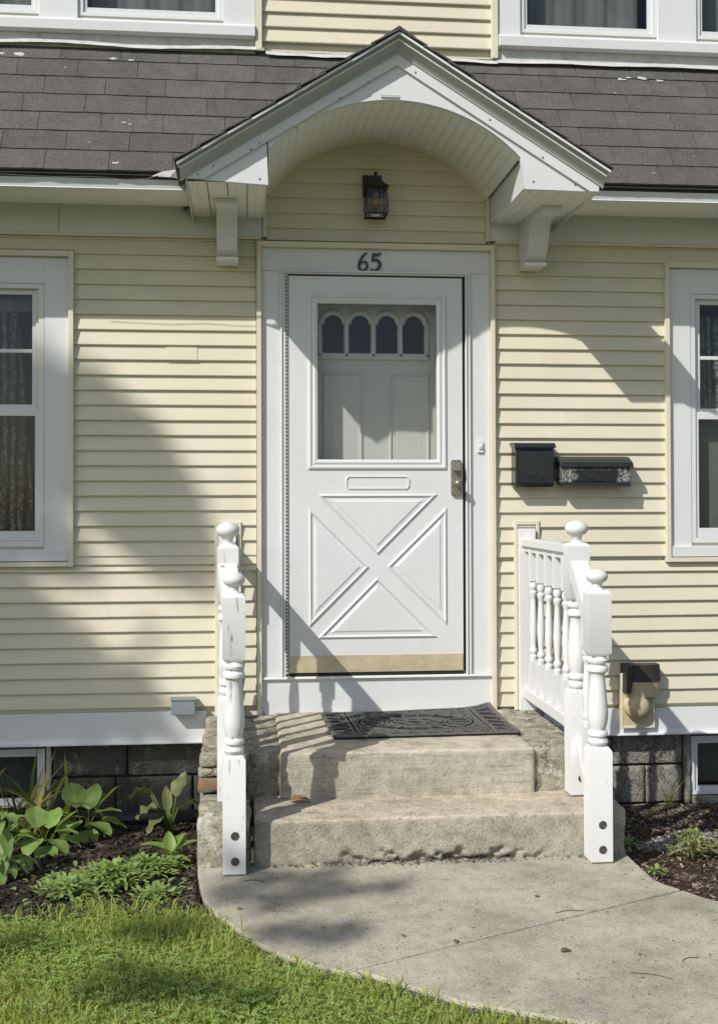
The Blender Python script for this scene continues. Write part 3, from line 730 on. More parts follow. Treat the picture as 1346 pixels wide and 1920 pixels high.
# handle set
MB().prism([(.404,1.53),(.411,1.523),(.452,1.523),(.460,1.53),(.460,1.705),(.452,1.713),(.411,1.713),(.404,1.705)],'y',DY-.020,DY).build('door_handle','pewter',door,bevel=.003)
hd = MB(); hd.prism([(DY-.020,1.70),(DY-.040,1.695),(DY-.050,1.655),(DY-.046,1.650),(DY-.020,1.668)],'x',.410,.452); hd.build('handle_thumb_latch','pewter',door,bevel=.002)
b = MB(); prof = [(.016,0),(.013,.012),(.012,.030),(.019,.038),(.021,.046),(.019,.054),(.012,.058),(.001,.059)]
seg = 18
for r_, h in prof:
    for k in range(seg):
        a = 2*math.pi*k/seg; b.v.append((.434+r_*math.cos(a), DY-.020-h, 1.585+r_*math.sin(a)))
for i in range(len(prof)-1):
    for k in range(seg): b.f.append((i*seg+k,i*seg+(k+1)%seg,(i+1)*seg+(k+1)%seg,(i+1)*seg+k))
b.build('handle_knob','pewter',door,smooth=True)
# jamb liner and inner door
b = MB(); b.box(-.480,-.430,.03,.118,.56,2.70); b.box(.440,.492,.03,.118,.56,2.70); b.box(-.43,.44,.03,.118,2.64,2.70); b.build('door_jamb','inner_door',dc)
IY = .115
ind = MB(); 
W4 = [(-.272,-.152),(-.125,-.005),(.022,.142),(.169,.289)]
ZB, ZA = 2.297, 2.452   # lite bottom, arch spring
ind.box(-.43,.44,IY,IY+.035,.56,ZB); ind.box(-.43,W4[0][0],IY,IY+.035,ZB,2.64); ind.box(W4[3][1],.44,IY,IY+.035,ZB,2.64)
for i in range(3): ind.box(W4[i][1],W4[i+1][0],IY,IY+.035,ZB,2.64)
for (a,c) in W4:
    r_ = (c-a)/2; cx = (a+c)/2; pts = [(cx-r_*math.cos(math.pi*t/12), ZA+r_*math.sin(math.pi*t/12)) for t in range(13)]
    for i in range(12):
        p, q = pts[i], pts[i+1]; ind.add([(p[0],IY,p[1]),(q[0],IY,q[1]),(q[0],IY,2.64),(p[0],IY,2.64),(p[0],IY+.035,p[1]),(q[0],IY+.035,q[1])],[(0,1,2,3),(0,4,5,1)])
inner = ind.build('inner_door','inner_door',house,label='inner panelled door with four small arched lites seen through the storm glass',recalc=False)
for (a,c) in W4:
    r_ = (c-a)/2; cx = (a+c)/2
    po = [(cx-(r_+.026)*math.cos(math.pi*t/14), ZA+.0+(r_+.026)*math.sin(math.pi*t/14)) for t in range(15)]
    pi_ = [(cx-(r_-.010)*math.cos(math.pi*t/14), ZA+(r_-.010)*math.sin(math.pi*t/14)) for t in range(15)]
    b = MB(); b.prism(po+[(cx+r_-.010,ZA-.016)]+[(cx+r_-.010,ZA)]*0+pi_[::-1]+[(cx-r_+.010-.0,ZA-.016)][:0], 'y', IY-.016, IY) if 0 else None
    for i in range(14):
        b.add([(po[i][0],IY-.004,po[i][1]),(po[i+1][0],IY-.004,po[i+1][1]),((po[i+1][0]+pi_[i+1][0])/2,IY-.018,(po[i+1][1]+pi_[i+1][1])/2),((po[i][0]+pi_[i][0])/2,IY-.018,(po[i][1]+pi_[i][1])/2),(pi_[i][0],IY-.006,pi_[i][1]),(pi_[i+1][0],IY-.006,pi_[i+1][1]),(pi_[i][0],IY+.01,pi_[i][1]),(pi_[i+1][0],IY+.01,pi_[i+1][1]),(po[i][0],IY+.002,po[i][1]),(po[i+1][0],IY+.002,po[i+1][1])],
              [(0,1,2,3),(3,2,5,4),(4,5,7,6),(8,9,1,0)])
    b.build('lite_arch','inner_door',inner,recalc=False)
    MB().add([(a-.002,IY+.02,ZB-.01),(c+.002,IY+.02,ZB-.01),(c+.002,IY+.02,ZA+.07),(a-.002,IY+.02,ZA+.07)],[(0,1,2,3)]).build('lite_pane','glass_clear',inner)
b = MB()
for x in (-.285,-.1385,.0085,.1555,.302): b.box(x-.009,x+.009,IY-.014,IY,ZB-.02,ZA+.012)
b.box(-.294,.311,IY-.014,IY,ZB-.036,ZB-.002); b.build('lite_frame','inner_door',inner,bevel=.003)
for (a,c) in ((-.268,-.052),(.092,.315)):
    moulding_loop([(a,.72),(c,.72),(c,2.19),(a,2.19)], [(0,0),(.002,-.007),(.010,-.010),(.016,-.002),(.020,.006),(.034,.008),(.045,-.001)], IY, 'door_panel', inner, 'inner_door')
    MB().add([(a+.045,IY-.001,.765),(c-.045,IY-.001,.765),(c-.045,IY-.001,2.145),(a+.045,IY-.001,2.145)],[(0,1,2,3)]).build('panel_field','inner_door',inner,recalc=False)

# ------------------------------------------------------------ porch hood
FY = -.760
CXF = .006; RF = .8225; CZF = 3.353-RF; HF = math.asin(.5926/RF)
af = arc(CXF, CZF, RF, HF, 32)            # left spring -> right spring
xp, zp = .015, 3.641                       # roof apex (front overhang)
sl = .620
def rz_(x): return zp-sl*abs(x-xp)
xl, xr = -.9795, .989
# gable front board (with arch cut)
up_off = -.155
poly = [(-.955,2.976),(-.580,2.956),af[0]]+af[1:-1]+[af[-1],(.627,2.966),(.985,2.960),(.985,rz_(.985)-.085)]
hood = MB()
b = hood; N_ = len(af)
# triangulated strip between arch/bottom polyline and upper rake line
lowp = [(-.953,2.962),(-.7675,2.952),(-.581,2.942)]+af+[(.615,2.952),(.7865,2.950),(.970,2.947)]
for (yy, fl) in ((FY+.012,False),(FY+.035,True)):
    base_i = len(b.v)
    for (x,z) in lowp: b.v += [(x,yy,z),(x,yy,max(z+.001,rz_(x)-.06))]
    for i in range(len(lowp)-1):
        a = base_i+2*i; f_ = (a,a+2,a+3,a+1)
        b.f.append(f_[::-1] if fl else f_)
n2 = len(lowp)*2
for i in range(len(lowp)-1): b.f.append((2*i,n2+2*i,n2+2*i+2,2*i+2))
hoodo = b.build('porch_hood','trim_white',house,label='white gabled hood with a barrel-arched opening over the door',recalc=False)
def rake(sec, name, m, side, parent=hoodo, xt=None, bevel=0):
    # sec: (y, vertical offset from roof line)
    xt = xt if xt is not None else (xl if side < 0 else xr)
    b = MB(); n = len(sec)
    for x in (xp, xt):
        for (y, v) in sec: b.v.append((x, y, rz_(x)+v))
    for i in range(n): b.f.append((i,(i+1)%n,n+(i+1)%n,n+i))
    b.f += [tuple(range(n)), tuple(range(2*n-1,n-1,-1))]
    return b.build(name, m, parent)
for side, xt in ((-1,-.953),(1,.970)):
    zb_ = 2.960 if side < 0 else 2.945; W_ = .130; xk = xp+side*(zp-W_-zb_)/sl   # where the lower edge meets the level bottom
    MB().prism([(xp,zp-W_),(xk,zb_),(xt,zb_),(xt,rz_(xt)-.055),(xp,zp-.055)],'y',FY-.002,FY+.012).build('rake_board','trim_white',hoodo)
    rake([(FY+.01,-.078),(FY-.008,-.078),(FY-.010,-.070),(FY-.022,-.058),(FY-.038,-.047),(FY-.050,-.039),(FY+.01,-.039)],'crown_moulding','crown_shade_grey',side)
    rake([(FY+.01,-.0388),(FY-.056,-.0388),(FY-.058,-.031),(FY+.01,-.031)],'crown_fillet','trim_white',side)
    rake([(FY+.01,-.0305),(FY-.050,-.0305),(FY-.058,-.021),(FY-.066,-.013),(FY+.01,-.013)],'crown_moulding','crown_shade_grey',side)
    rake([(FY-.080,-.020),(FY-.080,-.0085),(FY+.0,-.0085),(FY+.0,-.0125),(FY-.077,-.0125),(FY-.077,-.020)],'drip_edge','trim_white',side,xt=(xl-.012 if side < 0 else xr+.012))
# hood roof planes of shingles: rows along the slope
def hood_roof(side):
    xt = xl-.02 if side < 0 else xr+.02
    n = Vector((side*-1*-sl*1, 0, 1)).normalized() if 0 else Vector(((sl if side > 0 else -sl),0,1)).normalized()
    Ls = math.hypot(xt-xp, sl*(xt-xp)); rows = 9
    for r_ in range(rows):
        t0, t1 = r_/rows, (r_+1.12)/rows
        t1 = min(t1, 1.0)
        # from apex (t=0) to eave (t=1); lower edge proud
        y = FY-.086
        while y < -.02:
            y1 = min(y+.305, .0)
            p0 = Vector((xp+(xt-xp)*t0, 0, rz_(xp)-sl*abs(xt-xp)*t0)); p1 = Vector((xp+(xt-xp)*t1, 0, rz_(xp)-sl*abs(xt-xp)*t1))
            b = MB(); j = rnd.uniform(0,.006) if y < FY else 0
            A = [p0+n*-.004, p1+n*.004, p1+n*.010, p0+n*.002]
            for yy in (y-j, y1-.003):
                for q in A: b.v.append((q.x, yy, q.z))
            b.f = [(0,1,2,3),(7,6,5,4),(0,4,5,1),(1,5,6,2),(2,6,7,3),(3,7,4,0)]
            b.build('shingle','shingle',hoodo); y = y1
hood_roof(-1); hood_roof(1)
b = MB(); b.prism([(xp-.075,rz_(xp-.075)+.009),(xp,zp+.010),(xp+.075,rz_(xp-.075)+.009),(xp+.075,rz_(xp-.075)+.015),(xp,zp+.019),(xp-.075,rz_(xp-.075)+.015)],'y',FY-.080,-.02); b.build('ridge_cap','shingle',hoodo)
# roof deck underside closing the hood
for side, xt in ((-1,xl+.01),(1,xr-.01)):
    MB().add([(xp,FY,zp-.01),(xt,FY,rz_(xt)-.01),(xt,.0,rz_(xt)-.01),(xp,.0,zp-.01)],[(0,1,2,3)]).build('roof_deck','roof_felt',hoodo)
# barrel vault of beadboard, each board its own piece
NB = 28; fa = arc(CXF, CZF, RF, HF, NB*2); wa = arc(CXW, CZW-.004, RW+.004, HW, NB*2)
def vb(i0, i1, name='beadboard'):
    g = .0; b = MB()
    P = [fa[i0],fa[(i0+i1)//2],fa[i1]]; Q = [wa[i0],wa[(i0+i1)//2],wa[i1]]
    def lerp(a,c,t): return (a[0]+(c[0]-a[0])*t, a[1]+(c[1]-a[1])*t)
    def up_(p,d,c): v = Vector((p[0]-c[0],p[1]-c[1])).normalized(); return (p[0]+v.x*d,p[1]+v.y*d)
    for (A, y, c) in ((P,FY+.033,(CXF,CZF)),(Q,-.002,(CXW,CZW))):
        e0 = lerp(A[0],A[2],.10); e1 = lerp(A[0],A[2],.94)
        pts = [up_(A[0],.004,c), up_(lerp(A[0],A[2],.045),.0045,c), up_(lerp(A[0],A[2],.09),.0005,c), up_(A[1],.0,c), up_(lerp(A[0],A[2],.95),.0005,c), up_(A[2],.0045,c)]
        for p in pts: b.v.append((p[0],y,p[1]))
    for k in range(5): b.f.append((k,k+1,6+k+1,6+k))
    b.build(name,'soffit_white',hoodo,recalc=False)
for i in range(NB): vb(2*i, 2*i+2)
# vertical cheeks and flat returns
def cheek(xf, xw, zt_f, zt_w, zb_f, zb_w, name):
    b = MB(); b.add([(xf,FY+.012,zb_f),(xw,-.002,zb_w),(xw,-.002,zt_w),(xf,FY+.012,zt_f)],[(0,1,2,3)]); b.build(name,'trim_white',hoodo)
cheek(af[0][0],-.592,af[0][1],3.165,2.942,2.975,'cheek_board'); cheek(.612,.624,af[-1][1],3.165,2.952,2.975,'cheek_board')
for (x0,x1,zf) in ((-.953,-.584,2.952),(.614,.970,2.949)):
    nb = 4
    for i in range(nb):
        a = x0+(x1-x0)*i/nb; c = x0+(x1-x0)*(i+1)/nb
        b = MB()
        for y, z in ((FY+.012,zf-.002),(-.018,2.985)):
            b.v += [(a+.002,y,z+.004),(a+.006,y,z),(a+(c-a)*.42,y,z),(a+(c-a)*.45,y,z+.003),(a+(c-a)*.48,y,z),(c-.002,y,z),(c-.001,y,z+.004)]
        for k in range(6): b.f.append((k,k+1,8+k,7+k))
        b.build('beadboard','soffit_white',hoodo,recalc=False)
    xo = x0-.004 if x0 < 0 else x1+.004
    MB().box(min(xo,xo+.006*(1 if x0<0 else -1)),max(xo,xo+.006*(1 if x0<0 else -1)),FY+.02,-.02,zf-.002,rz_(xo)-.05).build('side_board','trim_white',hoodo)
# caulk scars and nail heads
b = MB(); b.box(-.06,.025,FY+.006,FY+.011,3.361,3.373); b.build('caulk_patch','paint_blob',hoodo)
for (x,z) in ((-.90,2.99),(-.83,3.03),(-.62,3.14),(-.45,3.22),(-.62,2.98),(-.25,3.36),(-.66,3.11),(.27,3.44),(.45,3.28),(.70,3.11),(.66,3.0),(.86,2.99),(.10,3.49),(-.12,3.44)):
    z -= .012; y_ = FY-.0045 if rz_(x)-z < .132 else FY+.0095
    MB().box(x-.0035,x+.0035,y_,y_+.003,z-.0035,z+.0035).build('nail','bolt',hoodo)
for x0 in (-.828, .780):
    MB().prism([(-.018,3.0),(-.47,2.985),(-.47,2.94),(-.455,2.928),(-.44,2.922),(-.38,2.930),(-.335,2.946),(-.318,2.936),(-.305,2.945),(-.285,2.940),(-.262,2.915),(-.24,2.87),(-.215,2.815),(-.185,2.775),(-.15,2.752),(-.12,2.745),(-.03,2.745),(-.018,2.752)],'x',x0,x0+.104).build('bracket','trim_white',house,bevel=.002)
    box('bracket_flashing','soffit_white',house,x0-.03,x0+.130,-.50,-.478,2.958,2.966); box('bracket_foot','soffit_white',house,x0-.005,x0+.109,-.17,-.02,2.728,2.744)

# ------------------------------------------------------------ railings
def newel_mesh(x, y, zb, zs, zt_, zblk, h=.046):
    """square foot zb..zs, turned zs..zt_, square block zt_..zblk"""
    b = MB(); c = .008
    def sq(h_, z): return [(x-h_,y-h_,z),(x+h_,y-h_,z),(x+h_,y+h_,z),(x-h_,y+h_,z)]
    def stack(l):
        vs = []; [vs.extend(sq(h_,z)) for h_, z in l]
        fs = [(3,2,1,0)]+[(i*4+k,i*4+(k+1)%4,(i+1)*4+(k+1)%4,(i+1)*4+k) for i in range(len(l)-1) for k in range(4)]+[tuple(range(len(l)*4-4,len(l)*4))]
        b.add(vs, fs)
    stack([(h-.004,zb),(h,zb+.004),(h,zs-.018),(h*.72,zs)])
    stack([(h*.72,zt_),(h,zt_+.016),(h,zblk-.014),(h*.74,zblk)])
    T = zt_-zs
    prof = [(.030,0),(.037,.015),(.041,.045),(.037,.075),(.028,.085),(.029,.105),(.038,.115),(.040,.14),(.036,.165),(.029,.175),(.0345,.22),(.040,.30),(.0405,.38),(.038,.48),(.034,.60),(.0305,.72),(.029,.80),(.031,.81),(.041,.83),(.043,.86),(.039,.885),(.030,.90),(.031,.915),(.040,.93),(.042,.955),(.036,.98),(.031,1)]
    b.lathe([(r_*1.05, zs+T*t) for r_, t in prof], x, y, 24)
    return b
def ball(x, y, z0, z1, parent):
    r = (z1-z0)*.36; cz = z1-r*.98; k = [( .036,z0-.012),(.036,z0-.004),(.026,z0+.006),(.020,z0+.012)]
    for i in range(13):
        a = -1.05+i*(math.pi/2+1.05)/12; k.append((max(.0008,r*1.42*math.cos(a)), cz+r*math.sin(a)))
    b = MB().lathe(k, x, y, 24); o = b.build('ball_finial','wood_paint',parent); smooth_angle(o, 50)
def baluster_mesh(z0, z1, s0, s1, h=.0205):
    b = MB()
    b.box(-h,h,-h,h,z0,s0); b.box(-h,h,-h,h,s1,z1)
    T = s1-s0; prof = [(.016,0),(.019,.02),(.019,.05),(.012,.07),(.019,.10),(.019,.135),(.012,.16),(.013,.2),(.017,.32),(.019,.42),(.016,.58),(.0125,.74),(.012,.80),(.018,.83),(.019,.86),(.012,.885),(.018,.91),(.0195,.95),(.016,.98),(.016,1)]
    b.lathe([(r_*1.08,s0+T*t) for r_, t in prof],0,0,12); return b
def railing(sx, label, xw, x1, x2, WM='wood_paint'):
    """xw wall post x, x1 landing newel x, x2 ground newel x"""
    t = thing('railing', label, 'railing', ((x1+x2)/2,-.65,0), group='white railings beside the steps')
    Y1, Y2 = -.985, -1.312
    wp = MB(); wp.box(xw-.046,xw+.046,-.048,-.012,.375,1.345); wp.build('wall_post',WM,t,bevel=.003)
    b = MB(); ring(b, xw-.066,xw+.072,.375,1.388,.018,.018,.022,.0,-.026,-.0); b.build('post_trim','trim_cream',t,bevel=.002)
    n1 = newel_mesh(x1,Y1,.19,.655,1.045,1.302).build('newel_post',WM,t); smooth_angle(n1,40); ball(x1,Y1,1.300,1.400,n1)
    n2 = newel_mesh(x2,Y2,.004,.475,.845,1.118).build('newel_post',WM,t); smooth_angle(n2,40); ball(x2,Y2,1.116,1.204,n2)
    for (nw, xx, zz, yy) in ((n2,x2,.158,Y2),(n2,x2,.057,Y2),(n1,x1,.265,Y1)):
        b = MB(); seg = 14
        for r_, h in ((.0175,-.0462),(.0165,-.0475),(.013,-.0475),(.012,-.0465)):
            for k in range(seg): a = 2*math.pi*k/seg; b.v.append((xx+.004+r_*math.cos(a), yy+h, zz+r_*math.sin(a)))
        for i in range(3):
            for k in range(seg): b.f.append((i*seg+k,i*seg+(k+1)%seg,(i+1)*seg+(k+1)%seg,(i+1)*seg+k))
        b.f.append(tuple(range(3*seg,4*seg))); b.build('bolt','bolt',nw)
    def beam(xa,ya,za,xb,yb,zb,wd,th,name):
        b = MB()
        for (x,y,z) in ((xa,ya,za),(xb,yb,zb)): b.v += [(x-wd,y,z-th),(x+wd,y,z-th),(x+wd,y,z),(x-wd,y,z)]
        b.f = [(0,1,2,3),(7,6,5,4),(0,4,5,1),(1,5,6,2),(2,6,7,3),(3,7,4,0)]; return b.build(name,WM,t,bevel=.004)
    beam(xw,-.048,1.292,x1,Y1+.046,1.292,.033,.040,'top_rail')
    beam(xw,-.048,1.252,x1,Y1+.046,1.252,.018,.030,'rail_fillet')
    beam(xw,-.048,.500,x1,Y1+.046,.515,.025,.055,'bottom_rail')
    beam(x1,Y1-.046,1.225,x2,Y2+.046,1.035,.040,.095,'sloped_top_rail')
    beam(x1,Y1-.046,.455,x2,Y2+.046,.235,.025,.080,'sloped_bottom_rail')
    ys = [-.175,-.335,-.495,-.655,-.815]
    bm_ = baluster_mesh(.48,1.245,.665,1.075)
    first = None
    for y in ys:
        f = (y+.048)/(Y1+.094); x = xw+(x1-xw)*f
        if first is None: first = bm_.build('baluster',WM,t); smooth_angle(first,40); first.location = Vector((x,y,0)); first.location = first.location; fm = first
        else: o = fm.copy(); COL.objects.link(o); o.parent = t; o.location = (x,y,0)
    y = -1.15
    b2 = baluster_mesh(.30,1.10,.52,.86); o = b2.build('baluster',WM,t); smooth_angle(o,40); o.location = ((x1+x2)/2,y,0)
    return t
railing(-1,'left white railing, weathered newels seen almost end on',-.779,-.763,-.735,'wood_paint_worn')
railing(1,'right white railing with a row of turned balusters facing the door',.812,.781,.762)

# ------------------------------------------------------------ door mat
MX,MY,MZ = .153,-.392,.4005
matt = thing('door_mat','black rubber lattice doormat on the landing before the door','doormat',(MX,MY,MZ))
Wm, Hm = .875, .57
def curl(o):
    me = o.data; off = OFF[o]
    for v in me.vertices:
        x, y = v.co.x, v.co.y
        v.co.z += .030*max(0,(x/(Wm/2)))**6*max(0,(y/(Hm/2)+.4)/1.4)**2 + .004*math.sin(x*7)*max(0,y/(Hm/2))
    me.update()
b = MB(); x0,x1,y0,y1 = MX-Wm/2,MX+Wm/2,MY-Hm/2,MY+Hm/2
def line(b,p,q,wd,n=14,z1=.0055): b.ribbon([(p[0]+(q[0]-p[0])*i/n,p[1]+(q[1]-p[1])*i/n) for i in range(n+1)],wd*1.25,MZ-.005,MZ+min(z1,.0055)-.004)
for (p,q) in (((x0,y0),(x1,y0)),((x0,y1),(x1,y1)),((x0,y0),(x0,y1)),((x1,y0),(x1,y1))): line(b,p,q,.016)
curl(b.build('mat_border','rubber_mat',matt))
b = MB()
for xx in (x0+.10,x0+.125,x1-.10,x1-.125): line(b,(xx,y0),(xx,y1),.009)
for yy in (y0+.055,y1-.055): line(b,(x0,yy),(x1,yy),.008)
def ell(cx,cy,rx,ry,n=44): return [(cx+rx*math.cos(2*math.pi*i/n),cy+ry*math.sin(2*math.pi*i/n)) for i in range(n)]
for (rx,ry) in ((.30,.215),(.272,.190),(.170,.118),(.148,.100),(.05,.035)): b.ribbon(ell(MX,MY,rx,ry),.008,MZ-.005,MZ+.0005,True)
for i in range(18):
    a = 2*math.pi*i/18; line(b,(MX+.165*math.cos(a),MY+.115*math.sin(a)),(MX+.27*math.cos(a),MY+.185*math.sin(a)),.005,3,.010)
for i in range(8):
    a = 2*math.pi*i/8; b.ribbon(ell(MX+.095*math.cos(a),MY+.063*math.sin(a),.034,.026,16),.006,MZ-.005,MZ+.0005,True)
for i in range(10):      # scalloped edges
    cx = x0+.05+(Wm-.10)*i/9
    for yy in (y0+.028,y1-.028): b.ribbon(ell(cx,yy,.046,.022,14),.006,MZ-.005,MZ+.0005,True)
for i in range(6):
    cy = y0+.07+(Hm-.14)*i/5
    for xx in (x0+.05,x1-.05): b.ribbon(ell(xx,cy,.042,.040,14),.006,MZ-.005,MZ+.0005,True)
for sx in (-1,1):
    for sy in (-1,1):
        for k in range(5):
            a = math.pi/2*(k+.5)/5; line(b,(MX+sx*.30*math.cos(a),MY+sy*.215*math.sin(a)),(MX+sx*.312,MY+sy*(.06+.04*k)),.008,3,.010)
            line(b,(MX+sx*.29*math.cos(a),MY+sy*.205*math.sin(a)),(MX+sx*(.30-.055*k),MY+sy*.23),.006,3,.010)
curl(b.build('mat_lattice','rubber_mat',matt))
b = MB()
for j in range(13):
    for i in range(17): b.v.append((x0+.008+(Wm-.016)*i/16,y0+.008+(Hm-.016)*j/12,MZ-.0058))
for j in range(12):
    for i in range(16): a = j*17+i; b.f.append((a,a+1,a+18,a+17))
curl(b.build('mat_hole_shade','black_rubber_shade',matt,recalc=False))  # black sheet under the lattice stands in for shade in its holes
me_ = MB().box(x0-.004,x1+.004,y0-.006,y0-.0005,MZ-.013,MZ+.001); me_.build('mat_front_edge','black_rubber_shade',matt)
matt.rotation_euler.z = R(1.5)

# ------------------------------------------------------------ mailboxes, bell, number, lantern
def mail_text(parent, x, z, size, y, m):
    cu = bpy.data.curves.new('t','FONT'); cu.body = 'Mail'; cu.size = size; cu.shear = .3; cu.extrude = .0015; cu.space_character = 1.05
    o = bpy.data.objects.new('t',cu); COL.objects.link(o); bpy.context.view_layer.update()
    me = bpy.data.meshes.new_from_object(o.evaluated_get(bpy.context.evaluated_depsgraph_get())); bpy.data.objects.remove(o)
    me.materials.clear(); me.materials.append(MATS[m])
    t = bpy.data.objects.new('embossed_word',me); COL.objects.link(t); t.parent = parent; t.rotation_euler = (math.pi/2,0,0); t.location = Vector((x,y,z))-OFF[parent]
mat('emboss', (.036,.038,.042), .4, .4, 120)
m1 = thing('mailbox','small upright black metal mailbox with a flat lid','mailbox',(.835,-.03,1.56),group=None)
MB().prism([(-.012,1.572),(-.012,1.79),(-.095,1.785),(-.105,1.745),(-.102,1.580),(-.090,1.566)],'x',.735,.943).build('box_body','black_metal',m1,bevel=.004)
MB().prism([(-.010,1.806),(-.10,1.800),(-.118,1.784),(-.120,1.772),(-.105,1.776),(-.010,1.791)],'x',.726,.950).build('lid','black_metal',m1,bevel=.003)
b = MB(); ring(b,.745,.933,1.59,1.77,.004,.004,.004,.004,-.108,-.100); b.build('front_rim','black_metal',m1)
mail_text(m1,.790,1.606,.060,-.1065,'emboss')
m2 = thing('mailbox','long low black metal mailbox with white scuffed paint on its front','mailbox',(1.16,-.03,1.57))
MB().prism([(-.012,1.588),(-.012,1.70),(-.10,1.69),(-.118,1.66),(-.115,1.592),(-.100,1.583)],'x',.985,1.355).build('box_body','peeled_black',m2,bevel=.004)
MB().prism([(-.010,1.733),(-.06,1.728),(-.120,1.697),(-.130,1.680),(-.128,1.668),(-.112,1.676),(-.010,1.712)],'x',.972,1.368).build('lid','black_metal',m2,bevel=.004)
MB().prism([(-.012,1.594),(-.110,1.594),(-.118,1.575),(-.10,1.566),(-.012,1.580)],'x',.982,1.358).build('bottom_lip','black_metal',m2,bevel=.003)
mail_text(m2,1.115,1.600,.050,-.1195,'emboss')
box('mounting_strip','black_metal',m2,.945,.985,-.045,-.012,1.60,1.71)
bell = thing('doorbell','small white doorbell button on the right door casing','doorbell',(.567,-.02,1.785))
MB().prism([(.549,1.752),(.582,1.752),(.582,1.812),(.573,1.820),(.558,1.820),(.549,1.812)],'y',-.024,-.0125).build('bell_plate','trim_white',bell,bevel=.002)
MB().prism([(-.024,1.766),(-.030,1.770),(-.034,1.788),(-.030,1.796),(-.024,1.798)],'x',.556,.575).build('bell_button','trim_white',bell,bevel=.002)
def stroke(b, pts, wd, y0, y1, n=40):
    # Catmull-Rom through (x,z,w)
    P = [pts[0]]+pts+[pts[-1]]; out = []
    for s in range(len(P)-3):
        for i in range(10):
            t = i/10; q = []
            for k in range(3):
                a,b_,c,d = P[s][k],P[s+1][k],P[s+2][k],P[s+3][k]
                q.append(.5*((2*b_)+(-a+c)*t+(2*a-5*b_+4*c-d)*t*t+(-a+3*b_-3*c+d)*t**3))
            out.append(q)
    out.append(list(pts[-1])); n = len(out); vs = []
    for i in range(n):
        a = out[max(i-1,0)]; c = out[min(i+1,n-1)]; dx, dz = c[0]-a[0], c[1]-a[1]; l = math.hypot(dx,dz) or 1; h = out[i][2]*wd/2
        L_ = (out[i][0]-dz/l*h, out[i][1]+dx/l*h); R_ = (out[i][0]+dz/l*h, out[i][1]-dx/l*h)
        vs += [(L_[0],y0,L_[1]),(R_[0],y0,R_[1]),(R_[0],y1,R_[1]),(L_[0],y1,L_[1])]
    fs = [(i*4+k,i*4+(k+1)%4,(i+1)*4+(k+1)%4,(i+1)*4+k) for i in range(n-1) for k in range(4)]+[(0,1,2,3),(4*n-1,4*n-2,4*n-3,4*n-4)]
    b.add(vs, fs)
n6 = MB(); X, Z = -.089, 2.717; s = .096
stroke(n6,[(X+.050,Z+.096,.35),(X+.032,Z+.084,1),(X+.012,Z+.056,1.1),(X+.004,Z+.026,1.2),(X+.012,Z+.006,1.1),(X+.030,Z+.002,1),(X+.046,Z+.016,1.1),(X+.048,Z+.036,1.1),(X+.036,Z+.048,.9),(X+.020,Z+.044,.7),(X+.010,Z+.030,.5)],.011,-.024,-.0145)
o = n6.build('house_number_digit','black_metal',None); tag(o,'curly black metal number six left of the other digit over the door','house number',group='house number digits')
n5 = MB(); X = -.028
stroke(n5,[(X+.062,Z+.098,.3),(X+.052,Z+.088,1.1),(X+.034,Z+.085,1.3),(X+.018,Z+.092,.8)],.011,-.0235,-.0146)
stroke(n5,[(X+.019,Z+.091,.8),(X+.017,Z+.072,.9),(X+.015,Z+.052,1.0)],.010,-.024,-.0145)
stroke(n5,[(X+.015,Z+.052,.8),(X+.032,Z+.060,1.1),(X+.050,Z+.050,1.3),(X+.056,Z+.030,1.4),(X+.044,Z+.010,1.2),(X+.024,Z+.003,.9),(X+.006,Z+.010,.5)],.011,-.0245,-.0144)
o = n5.build('house_number_digit','black_metal',None); tag(o,'flat-topped black metal number five right of the other digit over the door','house number',group='house number digits')
# lantern
LX = -.004
lan = thing('wall_lantern','black carriage lantern with a wire-caged glass under the arch','lantern',(LX,-.02,3.05))
MB().prism([(-.063,3.105),(.038,3.105),(.038,3.225),(-.063,3.225)],'y',-.030,-.013).build('back_plate','lantern_metal',lan,bevel=.003)
b = MB(); b.tube([(LX-.005,-.03,3.185),(LX-.002,-.07,3.20),(LX,-.105,3.19)],.008,8); b.build('arm','lantern_metal',lan)
LY = -.105
def frus(b, x, y, h0, z0, h1, z1):
    vs = [(x+sx*h,y+sy*h,z) for h, z in ((h0,z0),(h1,z1)) for sx, sy in ((-1,-1),(1,-1),(1,1),(-1,1))]
    b.add(vs,[(3,2,1,0),(4,5,6,7)]+[(k,(k+1)%4,4+(k+1)%4,4+k) for k in range(4)])
b = MB(); frus(b,LX,LY,.062,3.128,.058,3.135); frus(b,LX,LY,.057,3.135,.022,3.172); frus(b,LX,LY,.022,3.172,.020,3.188); b.build('roof_cap','lantern_metal',lan)
b = MB().lathe([(.006,3.186),(.006,3.200),(.010,3.206),(.011,3.214),(.004,3.220)],LX,LY,10); b.build('finial','lantern_metal',lan)
b = MB()
for sx in (-1,1):
    for sy in (-1,1): b.tube([(LX+sx*.044,LY+sy*.044,3.13),(LX+sx*.052,LY+sy*.052,3.05),(LX+sx*.052,LY+sy*.052,2.99)],.0045,4)
b.box(LX-.056,LX+.056,LY-.056,LY-.050,2.983,2.996); b.box(LX-.056,LX+.056,LY+.050,LY+.056,2.983,2.996); b.box(LX-.056,LX-.050,LY-.050,LY+.050,2.983,2.996); b.box(LX+.050,LX+.056,LY-.050,LY+.050,2.983,2.996)
for i in range(5): b.box(LX-.040+.018*i,LX-.034+.018*i,LY-.055,LY-.051,2.996,3.012)
for i in range(3): b.tube([(LX-.050,LY-.054,3.115-.045*i),(LX+.050,LY-.054,3.115-.045*i)],.0018,4)
for sx in (-1,1): b.tube([(LX+sx*.058,LY-.03,3.12),(LX+sx*.064,LY-.03,3.05),(LX+sx*.066,LY-.03,3.0)],.002,4)
b.build('cage','lantern_metal',lan)
